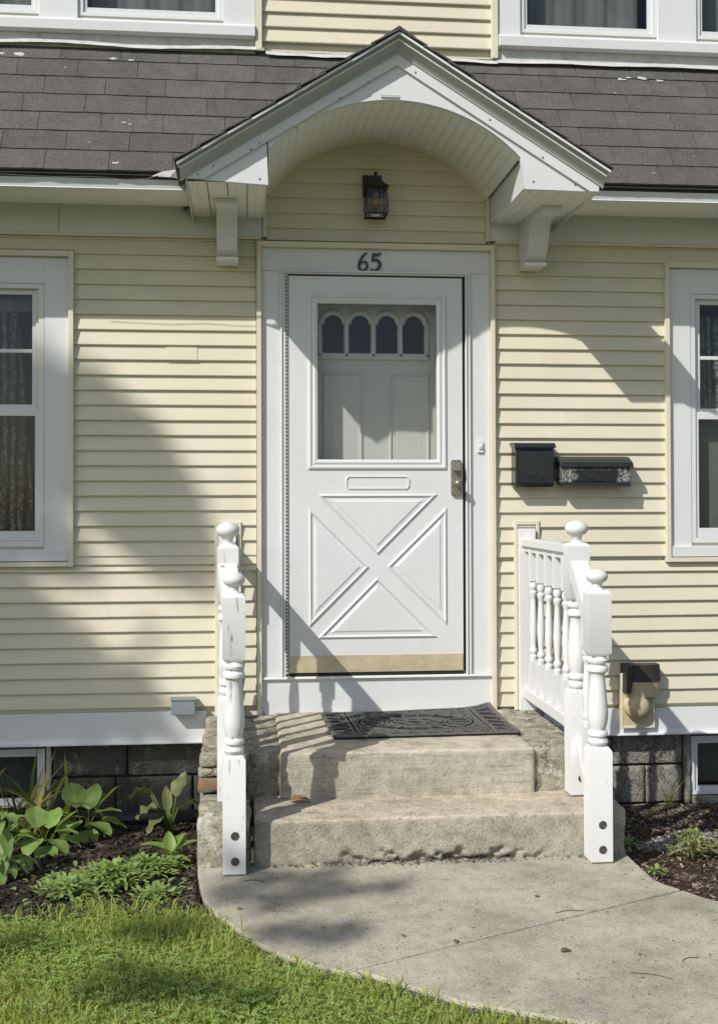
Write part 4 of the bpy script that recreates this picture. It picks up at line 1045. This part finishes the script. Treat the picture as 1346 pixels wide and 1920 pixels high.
b = MB(); frus(b,LX,LY,.047,2.998,.042,3.126); b.build('lantern_glass','glass_clear',lan)
b = MB().lathe([(.010,3.12),(.014,3.10),(.024,3.07),(.026,3.05),(.018,3.03),(.004,3.022)],LX,LY,14); b.build('bulb','bulb_glass',lan,smooth=True)
b = MB().lathe([(.026,3.004),(.028,2.996),(.022,2.988),(.004,2.984)],LX,LY,14); b.build('diffuser','bulb_white',lan,smooth=True)

# ------------------------------------------------------------ vent and conduit box
vt = thing('wall_vent','tan plastic wall vent with a dark-topped hood right of the railing','vent',(1.40,-.02,.42))
cx0,cx1,cz0,cz1,c_ = 1.318,1.500,.282,.566,.016
MB().prism([(cx0+c_,cz0),(cx1-c_,cz0),(cx1,cz0+c_),(cx1,cz1-c_),(cx1-c_,cz1),(cx0+c_,cz1),(cx0,cz1-c_),(cx0,cz0+c_)],'y',-.055,-.012).build('back_plate','vent_tan',vt,bevel=.004)
b = MB(); ring(b,cx0-.003,cx1+.003,cz0-.010,cz1+.002,.012,.012,.012,.014,-.058,-.050); b.build('plate_rim','trim_cream',vt,bevel=.002)
b = MB(); seg = 20
for r_, y in ((.068,-.05),(.068,-.085),(.062,-.10),(.050,-.112),(.025,-.120),(.002,-.122)):
    for k in range(seg): a = 2*math.pi*k/seg; b.v.append((1.395+r_*math.cos(a),y,.395+r_*math.sin(a)))
for i in range(5):
    for k in range(seg): b.f.append((i*seg+k,i*seg+(k+1)%seg,(i+1)*seg+(k+1)%seg,(i+1)*seg+k))
b.build('round_damper','vent_tan',vt,smooth=True)
# half-cylinder hood, dark over tan
def hoodpart(z0,z1,r0,r1,name,m,cap=False):
    b = MB(); seg = 14; cxh = 1.425
    for z, r_ in ((z0,r0),(z1,r1)):
        for k in range(seg+1):
            a = math.pi+math.pi*k/seg; b.v.append((cxh+r_*1.0*max(-.98,min(.98,1.25*math.cos(a))), -.035+r_*.85*math.sin(a), z))
        b.v.append((cxh,-.03,z))
    n = seg+2
    for k in range(seg): b.f.append((k,k+1,n+k+1,n+k))
    if cap: b.f.append(tuple(range(n,2*n)))
    return b.build(name,m,vt)
hoodpart(.528,.618,.100,.096,'hood_cap','vent_dark',True); hoodpart(.445,.530,.088,.097,'hood_skirt','vent_tan')
MB().prism([(1.323,.47),(1.346,.47),(1.356,.53),(1.356,.615),(1.330,.615)],'y',-.125,-.012).build('hood_side','vent_dark',vt)
gb = thing('conduit_box','small grey louvred box above the left skirt board','box',(-1.0,-.03,.43))
MB().box(-1.066,-.944,-.095,-.02,.398,.474).build('box_body','grey_plastic',gb,bevel=.003)
b = MB()
for i in range(5): b.box(-1.058,-.952,-.0962,-.095,.410+.013*i,.413+.013*i)
b.build('louvres','grey_plastic',gb)
MB().box(-1.070,-.940,-.100,-.02,.474,.480).build('lid','grey_plastic',gb)

# ------------------------------------------------------------ leaves and plants
def leaf(b, base, az, el, L_, W_, droop, fold=.25, shape='ovate', n=9, roll=0, wave=0, m5=5):
    if b.uv is None: b.uv = []
    p = Vector(base); h = Vector((math.cos(az), math.sin(az), 0)); side0 = Vector((-math.sin(az), math.cos(az), 0))
    e = el; st = L_/n; i0 = len(b.v); ph = rnd.uniform(0,6)
    for i in range(n+1):
        t = i/n
        if shape == 'ovate': wv = math.sin(math.pi*min(1,t**.72*.98+.01))**.8
        elif shape == 'lance': wv = math.sin(math.pi*min(1,t**.9))**.9
        else: wv = (1-t**2.2)*min(1,t*12+.5)
        wv = max(.03, wv) if i < n else .02
        d = h*math.cos(e)+Vector((0,0,1))*math.sin(e); nn = side0.cross(d)*-1
        nn = d.cross(side0)
        sd_ = (side0*math.cos(roll)+nn*math.sin(roll)); n3 = d.cross(sd_)
        for k in range(m5):
            u = k/(m5-1); s_ = (u-.5)*W_*wv
            lift = abs(u-.5)*2*fold*W_*.5*wv+wave*W_*math.sin(t*14+ph+u*3)*abs(u-.5)
            q = p+sd_*s_-n3*lift*-1; b.v.append(tuple(q)); b.uv.append((u,t))
        p = p+d*st; e -= droop/n
    for i in range(n):
        for k in range(m5-1): a = i0+i*m5+k; b.f.append((a,a+1,a+m5+1,a+m5))
def part_leaf(parent, m, *a, stem=None, **k):
    b = MB(); leaf(b, *a, **k); return b.build('leaf', m, parent, smooth=True, recalc=False)
def stem(parent, p0, p1, r, m='iris_green', bend=.02):
    p0 = Vector(p0); p1 = Vector(p1); mid = (p0+p1)/2+Vector((rnd.uniform(-bend,bend),rnd.uniform(-bend,bend),bend))
    b = MB(); b.tube([p0,mid,p1],[r,r*.9,r*.6],5); b.build('stem',m,parent,smooth=True)
def hosta(loc, label, leaves, m='hosta_leaf'):
    t = thing('hosta_plant',label,'plant',loc,group='hosta plants')
    for (dx,dy,dz,az,el,L_,W_,dr,ro) in leaves:
        p = Vector(loc)+Vector((dx,dy,dz)); stem(t, Vector(loc)+Vector((dx*.1,dy*.1,0)), p, .004)
        part_leaf(t, m, p, R(az), R(el), L_, W_, dr, fold=.22, roll=R(ro), wave=.05)
    return t
HL = [(-.03,.0,.15,110,55,.14,.135,.4,10),(.03,.0,.14,72,55,.14,.12,.4,-10),(.07,.0,.14,35,45,.15,.105,.3,-25),(-.06,-.03,.13,195,10,.17,.13,.5,12),(-.10,-.06,.12,205,0,.14,.11,.5,0),
      (.07,-.03,.13,350,18,.13,.10,.6,-12),(.05,-.05,.09,320,-5,.14,.11,.5,-10),(-.02,-.06,.10,250,5,.14,.12,.9,5),(.02,-.07,.06,285,-12,.15,.12,.6,0),(-.05,-.06,.13,215,10,.16,.10,.8,8),(.09,-.01,.09,5,-8,.13,.10,.5,0)]
hosta((-1.47,-.38,-.13),'larger hosta plant with pale-edged leaves against the foundation',HL)
hosta((-1.60,-.66,-.10),'smaller green hosta crowded between the iris and the big-leaved plant',[(a*.8,b_*.8,c*.75,d,e-8,f*.85,g_*.85,h,i) for (a,b_,c,d,e,f,g_,h,i) in HL])
# broad rosette at the left edge
t = thing('leafy_perennial','big-leaved green perennial at the left edge of the bed','plant',(-1.66,-1.10,-.05))
for i in range(46):
    az = rnd.uniform(0,360); lvl = rnd.random(); h = .05+.20*lvl
    p = Vector((-1.70,-1.10,-.05))+Vector((math.cos(R(az))*.05*(1.6-lvl),math.sin(R(az))*.05*(1.6-lvl),h))
    part_leaf(t,'broad_leaf',p,R(az),R(rnd.uniform(-15,40)),rnd.uniform(.08,.125),rnd.uniform(.034,.05),rnd.uniform(.7,1.6),fold=.3,shape='ovate',n=7)
stem(t,(-1.70,-1.10,-.06),(-1.70,-1.09,.18),.010)
for (az,h,el) in ((-75,.10,-55),(-60,.16,-45),(-100,.15,-60),(-85,.05,-62)):
    part_leaf(t,'broad_leaf',Vector((-1.67,-1.17,h)),R(az),R(el),.13,.055,.3,fold=.25,n=7)
# iris clump
t = thing('iris_clump','yellowing strap-leaved iris clump before the left basement window','plant',(-1.74,-.36,-.12))
for i in range(44):
    az = rnd.uniform(0,2*math.pi); x = -1.74+rnd.gauss(0,.07); y = -.36+rnd.gauss(0,.05)
    part_leaf(t, 'iris_blade' if rnd.random() < .6 else 'iris_green', (x,y,-.13), az, R(rnd.uniform(58,86)), rnd.uniform(.28,.56), rnd.uniform(.018,.032), rnd.uniform(.3,2.3), fold=.35, shape='blade', n=10, m5=3)
for i in range(22):
    x = -1.74+rnd.gauss(0,.09); y = -.38+rnd.gauss(0,.05); part_leaf(t,'dead_leaf',(x,y,-.13),rnd.uniform(0,6.28),R(rnd.uniform(45,85)),rnd.uniform(.12,.28),.006,rnd.uniform(.3,2),shape='blade',n=6,m5=3)
# purple tattered hosta by the steps
t = thing('tattered_plant','curled purple-edged plant by the foundation left of the steps','plant',(-1.06,-.40,-.12))
for (dx,dy,dz,az,el,L_,W_,dr,ro,wv) in ((-.07,-.01,.20,165,20,.13,.07,1.2,30,.35),(-.05,-.05,.15,200,0,.11,.08,1.0,0,.3),(.04,-.02,.19,60,55,.13,.095,.2,-15,.12),(.05,-.03,.14,25,20,.13,.06,.9,-25,.35),(-.02,-.05,.10,230,-5,.12,.07,.9,10,.2),(.0,-.02,.12,100,60,.14,.05,.5,0,.1),(-.09,.0,.22,150,10,.10,.04,1.3,20,.4)):
    p = Vector((-1.06,-.40,-.12))+Vector((dx,dy,dz)); stem(t,(-1.06,-.40,-.13),p,.006,bend=.01)
    part_leaf(t,'purple_leaf',p,R(az),R(el),L_,W_,dr,fold=.3,roll=R(ro),wave=wv)
for k in range(3): part_leaf(t,'broad_leaf',(-1.06+.012*k,-.41,-.13),R(60+60*k),R(80),.17,.035,.3,fold=.5,shape='lance')
# bright sprout
t = thing('bright_seedling','bright yellow-green broad seedling beside the lower step','plant',(-1.01,-1.02,-.06))
for (az,el,L_,W_,dr,dz) in ((20,28,.14,.05,.5,.05),(50,45,.12,.05,.5,.05),(100,60,.10,.055,.3,.05),(165,25,.15,.05,.8,.06),(-20,10,.10,.045,.6,.03),(-60,0,.08,.045,.5,.02),(200,5,.11,.04,.5,.02),(240,-5,.08,.05,.6,.02),(75,20,.09,.05,.5,.02)):
    part_leaf(t,'sprout_leaf',(-1.01,-1.02,-.06+dz),R(az),R(el),L_,W_,dr,fold=.35,n=7)
# small weeds right bed
def weed(name, label, x, y, z, n, s, m, h, cat='weed', group=None):
    LS = 1.25 if cat == 'groundcover' else 1.0
    t = thing(name, label, cat, (x,y,z), group=group)
    b = MB()
    for i in range(n):
        az = rnd.uniform(0,6.28); r_ = abs(rnd.gauss(0,s)); hh = rnd.uniform(.2,1)*h*(1-min(.8,r_/(2.5*s)))
        leaf(b,(x+r_*math.cos(az),y+r_*math.sin(az),z+hh),az+rnd.uniform(-.8,.8),rnd.uniform(-.2,1.0),rnd.uniform(.02,.042)*LS,rnd.uniform(.009,.016)*LS*1.15,.8,n=3,m5=3)
    b.build('foliage',m,t,smooth=True,recalc=False); 
    bs = MB()
    for i in range(max(5,n//14)):
        az = rnd.uniform(0,6.28); r_ = rnd.uniform(0,1.3*s); bs.tube([(x,y,z-.02),(x+r_*.5*math.cos(az),y+r_*.5*math.sin(az),z+h*.5),(x+r_*math.cos(az),y+r_*math.sin(az),z+h*.85)],.0014,4)
    bs.build('stems',m,t)
weed('weed_clump','pale yellow-green weed clump on the right bed near the walkway',1.24,-1.14,-.045,170,.060,'pale_weed',.11)
weed('weed_clump','small pale weed at the right edge of the right bed',1.44,-1.02,-.05,80,.045,'pale_weed',.08)
weed('weed_sprig','tiny bright sprig on the dark mulch behind the pale weeds',1.12,-.62,-.085,14,.022,'sprout_leaf',.06)
weed('weed_sprig','tiny yellow-green sprig near the right basement window',1.35,-.40,-.11,10,.018,'sprout_leaf',.05)
weed('weed_sprig','low green tuft at the corner where walkway and step meet',.96,-1.42,-.02,30,.025,'weed_leaf',.02)
weed('weed_sprig','dark green low weed in the shade beside the right step',1.0,-.95,-.06,50,.05,'weed_leaf',.02)
t = thing('grass_tuft','thin upright grass tuft at the foot of the right foundation','grass tuft',(1.58,-.06,-.15))
for i in range(9): part_leaf(t,'grass_dry' if i%3 else 'grass_blade',(1.58+rnd.gauss(0,.012),-.07,-.155),rnd.uniform(0,6.28),R(rnd.uniform(50,88)),rnd.uniform(.09,.24),.006,rnd.uniform(.2,.9),shape='blade',n=6,m5=3)
# low weeds / groundcover between bed and lawn: several distinct clumps
weed('groundcover_clump','dense low green groundcover patch between mulch and lawn',-1.22,-1.30,-.045,520,.12,'weed_leaf',.085,cat='groundcover')
weed('groundcover_clump','groundcover patch in front near the lawn edge left of centre',-1.36,-1.44,-.035,260,.095,'weed_leaf',.07,cat='groundcover')
weed('groundcover_clump','groundcover patch reaching up towards the bright seedling',-1.10,-1.15,-.05,250,.085,'weed_leaf',.07,cat='groundcover')
weed('groundcover_clump','thin groundcover by the bed corner next to the walkway',-1.02,-1.50,-.03,110,.055,'weed_leaf',.035,cat='groundcover')
weed('weed_sprig','little weed sprig alone on the mulch right of the big-leaved perennial',-1.47,-1.20,-.05,22,.022,'weed_leaf',.03)
weed('weed_sprig','second little weed sprig on the mulch nearer the groundcover',-1.37,-1.17,-.05,22,.022,'weed_leaf',.03)
# drain pipe behind the hosta
pp = MB(); pp.tube([(-1.78,-.20,-.10),(-1.60,-.17,-.085),(-1.45,-.12,-.10),(-1.30,-.10,-.125),(-.95,-.10,-.13)],.045,12); o = pp.build('drain_pipe','black_metal',None,smooth=True); tag(o,'black drain pipe half hidden behind the hosta along the wall','pipe')
for (x,y,s) in ((-1.10,-.18,.012),(-1.52,-.80,.014),(-.99,-.80,.008),(-1.30,-.62,.007),(-1.13,-.95,.006)): pass
# fallen leaves
def fallen(x,y,z,s,az,label,m='dead_leaf'):
    b = MB(); leaf(b,(x,y,z+.004),az,.25,s,s*.55,.7,fold=.4,n=6); o = b.build('fallen_leaf',m,None,smooth=True,recalc=False); tag(o,label,'leaf',group='fallen leaves')
fallen(-.50,-1.00,.187,.10,.25,'curled brown fallen leaf on the lower step beside the left newel')
fallen(.335,-2.19,0,.042,.2,'tan fallen leaf lying alone on the near slab of the walkway')
fallen(.385,-1.70,0,.026,.4,'tiny brown leaf on the walkway right of centre near the steps')
fallen(.006,-2.088,0,.030,1.2,'brown leaf scrap lying on the walkway joint')
fallen(-.155,-2.02,0,.024,2.0,'dark leaf scrap on the walkway just left of the joint middle')
fallen(-.72,-1.72,0,.026,.8,'dark leaf scrap near the left edge of the walkway')
fallen(-1.40,-.98,-.085,.030,1.0,'orange petal on the dark mulch','iris_blade')

# mulch chips
def chips(name, label, region, n, zf, cols, smin, smax, flat=.25):
    rng = np.random.default_rng(5); b = MB()
    i = 0
    while i < n:
        x, y = region()
        z = zf(x,y); a = rnd.uniform(0,math.pi); L_ = rnd.uniform(smin,smax); W_ = L_*rnd.uniform(.12,.45); T_ = W_*flat
        ca, sa = math.cos(a), math.sin(a); tx, ty = rnd.gauss(0,.3), rnd.gauss(0,.3)
        vs = []
        for (u,v,w_) in ((-1,-1,0),(1,-.6,0),(1,.8,0),(-.9,1,0),(-1,-1,1),(1,-.6,1),(.9,.8,1),(-.9,.7,1)):
            px, py = u*L_/2, v*W_/2; vs.append((x+px*ca-py*sa, y+px*sa+py*ca, z+w_*T_+px*tx+py*ty+.002))
        b.add(vs,[(4,5,6,7),(0,1,5,4),(1,2,6,5),(2,3,7,6),(3,0,4,7)]); i += 1
    o = b.build(name, cols, None, recalc=False); tag(o, label, 'mulch', kind='stuff'); return o
def islandmat(name, stops, rough=.85):
    m = bpy.data.materials.new(name); g = N(m); MATS[name] = m
    p = g.n('ShaderNodeNewGeometry'); c = _ramp(g, p.outputs['Random Per Island'], stops)
    c = _mix(g,1,c,_ramp(g,_noise(g,p.outputs['Position'],90,3,.6),[(.3,.6),(.7,1.0)]),'MULTIPLY')
    g.l(c,g.b.inputs['Base Color']); g.b.inputs['Roughness'].default_value = rough; g.b.inputs['Specular IOR Level'].default_value = .3
islandmat('mulch_dark',[(0,(.015,.011,.009)),(.55,(.04,.03,.024)),(.85,(.085,.065,.05)),(1,(.16,.13,.10))])
islandmat('mulch_brown',[(0,(.04,.028,.02)),(.5,(.13,.09,.065)),(.85,(.23,.175,.125)),(1,(.42,.36,.28))])
islandmat('gravel',[(0,(.16,.15,.13)),(.5,(.34,.32,.29)),(1,(.60,.58,.54))])
def lreg():
    while True:
        x = rnd.uniform(-2.6,-.885); y = rnd.uniform(-1.70,.03)
        if x < -1.95 and rnd.random() < .6: continue
        return x, y
chips('mulch','dark wood mulch covering the left bed',lreg,9000,soilz,'mulch_dark',.012,.05)
def rreg():
    while True:
        x = rnd.uniform(.92,2.2); y = rnd.uniform(-2.3,.03)
        if y < -1.25:
            lim = np.interp(-y,[1.25,1.55,1.68,1.81,1.94,2.12,2.45],[.90,.905,.965,1.06,1.2,1.5,2.0])
            if x < lim: continue
        return x, y
chips('mulch','brown mulch and bark covering the right bed',rreg,7000,rz,'mulch_brown',.008,.034)
def greg():
    u = rnd.uniform(0,1); x = 1.10+.42*u+rnd.gauss(0,.035); y = -.95+.30*u+rnd.gauss(0,.045)
    if rnd.random() < .3: x = rnd.uniform(1.0,1.9); y = rnd.uniform(-.9,-.05)
    return x, y
chips('gravel','pale gravel streak scattered over the right bed',greg,1500,lambda x,y: rz(x,y)+.006,'gravel',.005,.016,flat=.8)

# grass: numpy blades
def in_lawn(x, y):
    edge_y = np.interp(x, [-.86,-.80,-.735,-.66,-.57,-.45,-.33,-.05,.27,.62,1.0,1.6], [-1.66,-1.74,-1.86,-2.0,-2.12,-2.22,-2.30,-2.50,-2.66,-2.86,-3.12,-3.7])
    top = np.where(x < -.86, -1.63+.04*np.sin(x*9)+.02*np.sin(x*23), edge_y-.008)
    return y < top
def grass(name, label, n, m, hmin, hmax, wd, lean, seed, xr_=(-3.0,1.3), yr_=(-3.7,-1.5), zb=-.045):
    rng = np.random.default_rng(seed)
    x = rng.uniform(*xr_, n*2); y = rng.uniform(*yr_, n*2); k = in_lawn(x+rng.normal(0,.02,n*2), y+rng.normal(0,.022,n*2))
    # patchiness
    dens = .5+.5*np.sin(x*5.3+1.2*np.sin(y*4))*np.sin(y*6.1+x*2)
    k &= rng.random(n*2) < .55+.45*dens
    x = x[k][:n]; y = y[k][:n]; n = len(x)
    h = rng.uniform(hmin,hmax,n)*(.75+.5*(.5+.5*np.sin(x*3.1+y*4.7))); a = rng.uniform(0,2*np.pi,n); le = np.abs(rng.normal(0,lean,n))+.1; la = rng.uniform(0,2*np.pi,n)
    w_ = wd*rng.uniform(.6,1.3,n)
    dx, dy = np.cos(a)*w_/2, np.sin(a)*w_/2; lx, ly = np.cos(la)*le*h, np.sin(la)*le*h
    V = np.empty((n,5,3))
    V[:,0] = np.stack([x-dx,y-dy,np.full(n,zb)],1); V[:,1] = np.stack([x+dx,y+dy,np.full(n,zb)],1)
    V[:,2] = np.stack([x+dx*.8+lx*.35,y+dy*.8+ly*.35,zb+h*.6],1); V[:,3] = np.stack([x-dx*.8+lx*.35,y-dy*.8+ly*.35,zb+h*.6],1)
    V[:,4] = np.stack([x+lx,y+ly,zb+h*np.clip(1-le*.35,.3,1)],1)
    base_ = np.arange(n)[:,None]*5
    me = bpy.data.meshes.new(name); me.vertices.add(n*5); me.vertices.foreach_set('co', V.reshape(-1))
    me.loops.add(n*7); me.polygons.add(n*2)
    loops = np.concatenate([base_+np.array([0,1,2,3]), base_+np.array([3,2,4])],1).reshape(-1)
    me.loops.foreach_set('vertex_index', loops.astype(np.int32))
    st = np.stack([np.arange(n)*7, np.arange(n)*7+4],1).reshape(-1); me.polygons.foreach_set('loop_start', st.astype(np.int32))
    try: me.polygons.foreach_set('loop_total', np.tile([4,3],n).astype(np.int32))
    except Exception: pass
    me.update(calc_edges=True); me.validate(); me.materials.append(MATS[m])
    o = bpy.data.objects.new(name, me); COL.objects.link(o); tag(o,label,'grass',kind='stuff'); return o
grass('grass','short green lawn grass in the lower left foreground',95000,'grass_blade',.025,.065,.0042,.85,1)
grass('tall_grass','longer green blades standing out of the lawn',7000,'grass_blade',.06,.105,.0048,.6,4)
grass('dry_grass','dry straw-coloured blades mixed through the lawn',26000,'grass_dry',.02,.055,.004,1.2,2)
# clover in the lawn
b = MB(); cnt = 0
rr = random.Random(9)
while cnt < 5200:
    x = rr.uniform(-1.9,.5); y = rr.uniform(-3.0,-1.68)
    if not bool(in_lawn(np.array([x]),np.array([y-.02]))[0]): continue
    if math.sin(x*4.1+2*math.sin(y*3))*math.sin(y*5+x) < rr.uniform(-1.2,.6): cnt += 0; 
    if math.sin(x*4.1+2*math.sin(y*3)) < rr.uniform(-1.1,1): continue
    z = -.045+rr.uniform(.025,.055); a0_ = rr.uniform(0,6.28); s = rr.uniform(.006,.011)
    vs = [(x,y,z)]; fs = []
    for k in range(3):
        a = a0_+k*2.094
        i0 = len(vs)
        vs += [(x+s*math.cos(a-.5)*.8,y+s*math.sin(a-.5)*.8,z+.002),(x+s*1.15*math.cos(a-.25),y+s*1.15*math.sin(a-.25),z+.001),(x+s*1.15*math.cos(a+.25),y+s*1.15*math.sin(a+.25),z+.003),(x+s*math.cos(a+.5)*.8,y+s*math.sin(a+.5)*.8,z+.002)]
        fs.append((0,i0,i0+1,i0+2,i0+3))
    b.add(vs,fs); cnt += 1
o = b.build('clover','clover_leaf',None,recalc=False); tag(o,'clover leaves spread through the lawn','clover',kind='stuff')

# ------------------------------------------------------------ the yard tree that throws the soft shade
TY = -7.6
tree = thing('shade_tree','tall broadleaf yard tree standing left of the walkway','tree',(-10.4,TY,-.05))
b = MB()
b.tube([(-10.4,TY,-.1),(-10.35,TY,1.5),(-10.3,TY+.1,3.5),(-10.1,TY,6),(-9.9,TY,8.5),(-9.8,TY,10.5)],[.34,.27,.23,.19,.13,.05],12)
for (x,y,z,l) in ((-10.3,TY,4.2,(1.9,.3,1.9)),(-10.2,TY,5.0,(-2.0,-.6,2.2)),(-10.1,TY,6.2,(2.4,-.4,1.4)),(-10,TY,7.0,(-1.8,.8,2)),(-9.95,TY,8.0,(1.4,.6,1.6)),(-9.9,TY,8.6,(-1.2,-.5,1.7)),(-10.3,TY,4.6,(2.8,.5,2.2))):
    b.tube([(x,y,z),(x+l[0]*.5,y+l[1]*.5,z+l[2]*.65),(x+l[0],y+l[1],z+l[2])],[.10,.06,.02],8)
b.build('trunk','bark',tree,smooth=True)
rt_ = random.Random(21); clusters = []
def proj_cluster(u, v, r_, n, depth=.9): # point whose shadow falls at (u,v) on the house wall plane
    d = rt_.uniform(-depth,depth); y = TY+d; k = -y
    clusters.append((u-1.06*k, y, v+1.25*k, r_, n))
# crown body
for i in range(330):
    u = rt_.uniform(-5.2,-1.2); v = rt_.uniform(-1.6,2.3)
    lim = -1.62+(2.30-v)*.74    # shadow edge runs down to the right
    if u > lim-.22: continue
    if v < .95 and u > -1.9 and rt_.random() < .62: continue
    if v < .25 and rt_.random() < .75: continue
    rr_ = rt_.uniform(.20,.34)
    if any(math.hypot(u-a,v-c) < rr_+q for a,c,q in ((-1.70,1.56,.10),(-1.48,.98,.08),(-1.08,.86,.10),(-1.62,2.42,.10),(-1.5,1.35,.03),(-1.15,1.02,.03))): continue
    proj_cluster(u, v, rr_, 120)
for (u,v,r_) in ((-1.50,2.02,.16),(-1.34,1.86,.18),(-1.24,1.74,.18),(-1.14,1.56,.18),(-1.28,1.50,.24),(-1.05,1.42,.16),(-1.15,1.30,.24),(-1.42,1.62,.24),(-.98,1.20,.14),(-1.68,1.95,.18),(-1.82,2.05,.2),(-1.75,1.7,.2),(-1.62,1.25,.14)):
    proj_cluster(u, v, r_, 90, .4)
# lower boughs whose shade dapples lawn and walkway: target ground points
def ground_cluster(x, y, r_, n):
    yy = TY+rt_.uniform(-.5,.7); k = y-yy; clusters.append((x-1.06*k, yy, 1.25*k, r_, n))
for (x,y,r_) in ((-.62,-1.42,.10),(-.50,-1.40,.10),(-.72,-1.52,.10),(-.42,-1.46,.07),(-.30,-1.55,.07),(-.60,-1.68,.09),(-.45,-1.98,.12),(-.33,-1.92,.08),(-.58,-1.95,.1),(-.15,-1.58,.05),
              (-.95,-2.30,.10),(-1.12,-2.27,.10),(-.80,-2.33,.08),(-1.05,-1.86,.08),(-.88,-1.86,.06),(-1.6,-1.95,.13),(-1.75,-2.15,.15)):
    ground_cluster(x+rt_.uniform(-.05,.05), y+rt_.uniform(-.04,.04), r_*.8, 22); ground_cluster(x+rt_.uniform(-.16,.16), y+rt_.uniform(-.10,.10), r_*.45, 12)
lv = MB()
for (cx,cy,cz,r_,n) in clusters:
    for i in range(n):
        q = Vector((rt_.gauss(0,1),rt_.gauss(0,1),rt_.gauss(0,1))).normalized()*r_*rt_.random()**.4
        c = Vector((cx,cy,cz))+q; a = Vector((rt_.gauss(0,1),rt_.gauss(0,1),rt_.gauss(0,.6))).normalized(); d = a.orthogonal().normalized(); d = (d*math.cos(i)+a.cross(d)*math.sin(i)); L_ = rt_.uniform(.05,.085)
        lv.add([c-a*L_, c+d*L_*.45, c+a*L_, c-d*L_*.45],[(0,1,2,3)])
lv.build('crown','tree_leaf',tree,recalc=False)

# grit, twigs and seeds on the walkway and treads
def wreg():
    while True:
        x = rnd.uniform(-.8,1.3); y = rnd.uniform(-2.9,-1.28)
        if y < -1.25 and x > np.interp(-y,[1.25,1.55,1.68,1.81,1.94,2.12],[.88,.885,.945,1.03,1.17,1.45]): continue
        if bool(in_lawn(np.array([x-.05]),np.array([y-.05]))[0]): continue
        if rnd.random() < .5 and not (y > -1.36 or x > .3): continue
        return x, y
chips('walkway_grit','fine grit and seeds scattered over the walkway',wreg,420,lambda x,y: -.0015,'mulch_brown',.003,.010,flat=.5)
bpy.data.objects['walkway_grit']['category'] = 'grit'
for (x,y,a,L_) in ((.42,-1.86,.2,.11),(.62,-2.42,2.6,.13),(-.70,-1.42,-.1,.09),(.70,-2.30,.5,.08)):
    tw = MB(); tw.tube([(x+L_*k/5*math.cos(a)+rnd.uniform(-.004,.004),y+L_*k/5*math.sin(a)+.012*math.sin(k*.8),.002) for k in range(6)],.0013,4)
    o = tw.build('twig','bark',None); tag(o,{.42:'thin curved twig on the walkway between the steps and the joint',.62:'longest dark twig on the near slab of the walkway',-.70:'short twig at the left edge of the walkway beside the left newel',.70:'short twig above the long one on the near slab'}[x],'twig',group='twigs on the walkway')

chips('thatch','brown thatch and clippings lying in the lawn and along its edge',lambda: (lambda q: q)(next(iter([p for p in [(rnd.uniform(-1.9,.6),rnd.uniform(-3.0,-1.64)) for _ in range(40)] if bool(in_lawn(np.array([p[0]-.012]),np.array([p[1]-.012]))[0])] or [(-1.2,-2.0)]))),1100,lambda x,y: -.035+rnd.uniform(0,.025),'mulch_brown',.005,.016,flat=.3)
bpy.data.objects['thatch']['category'] = 'thatch'
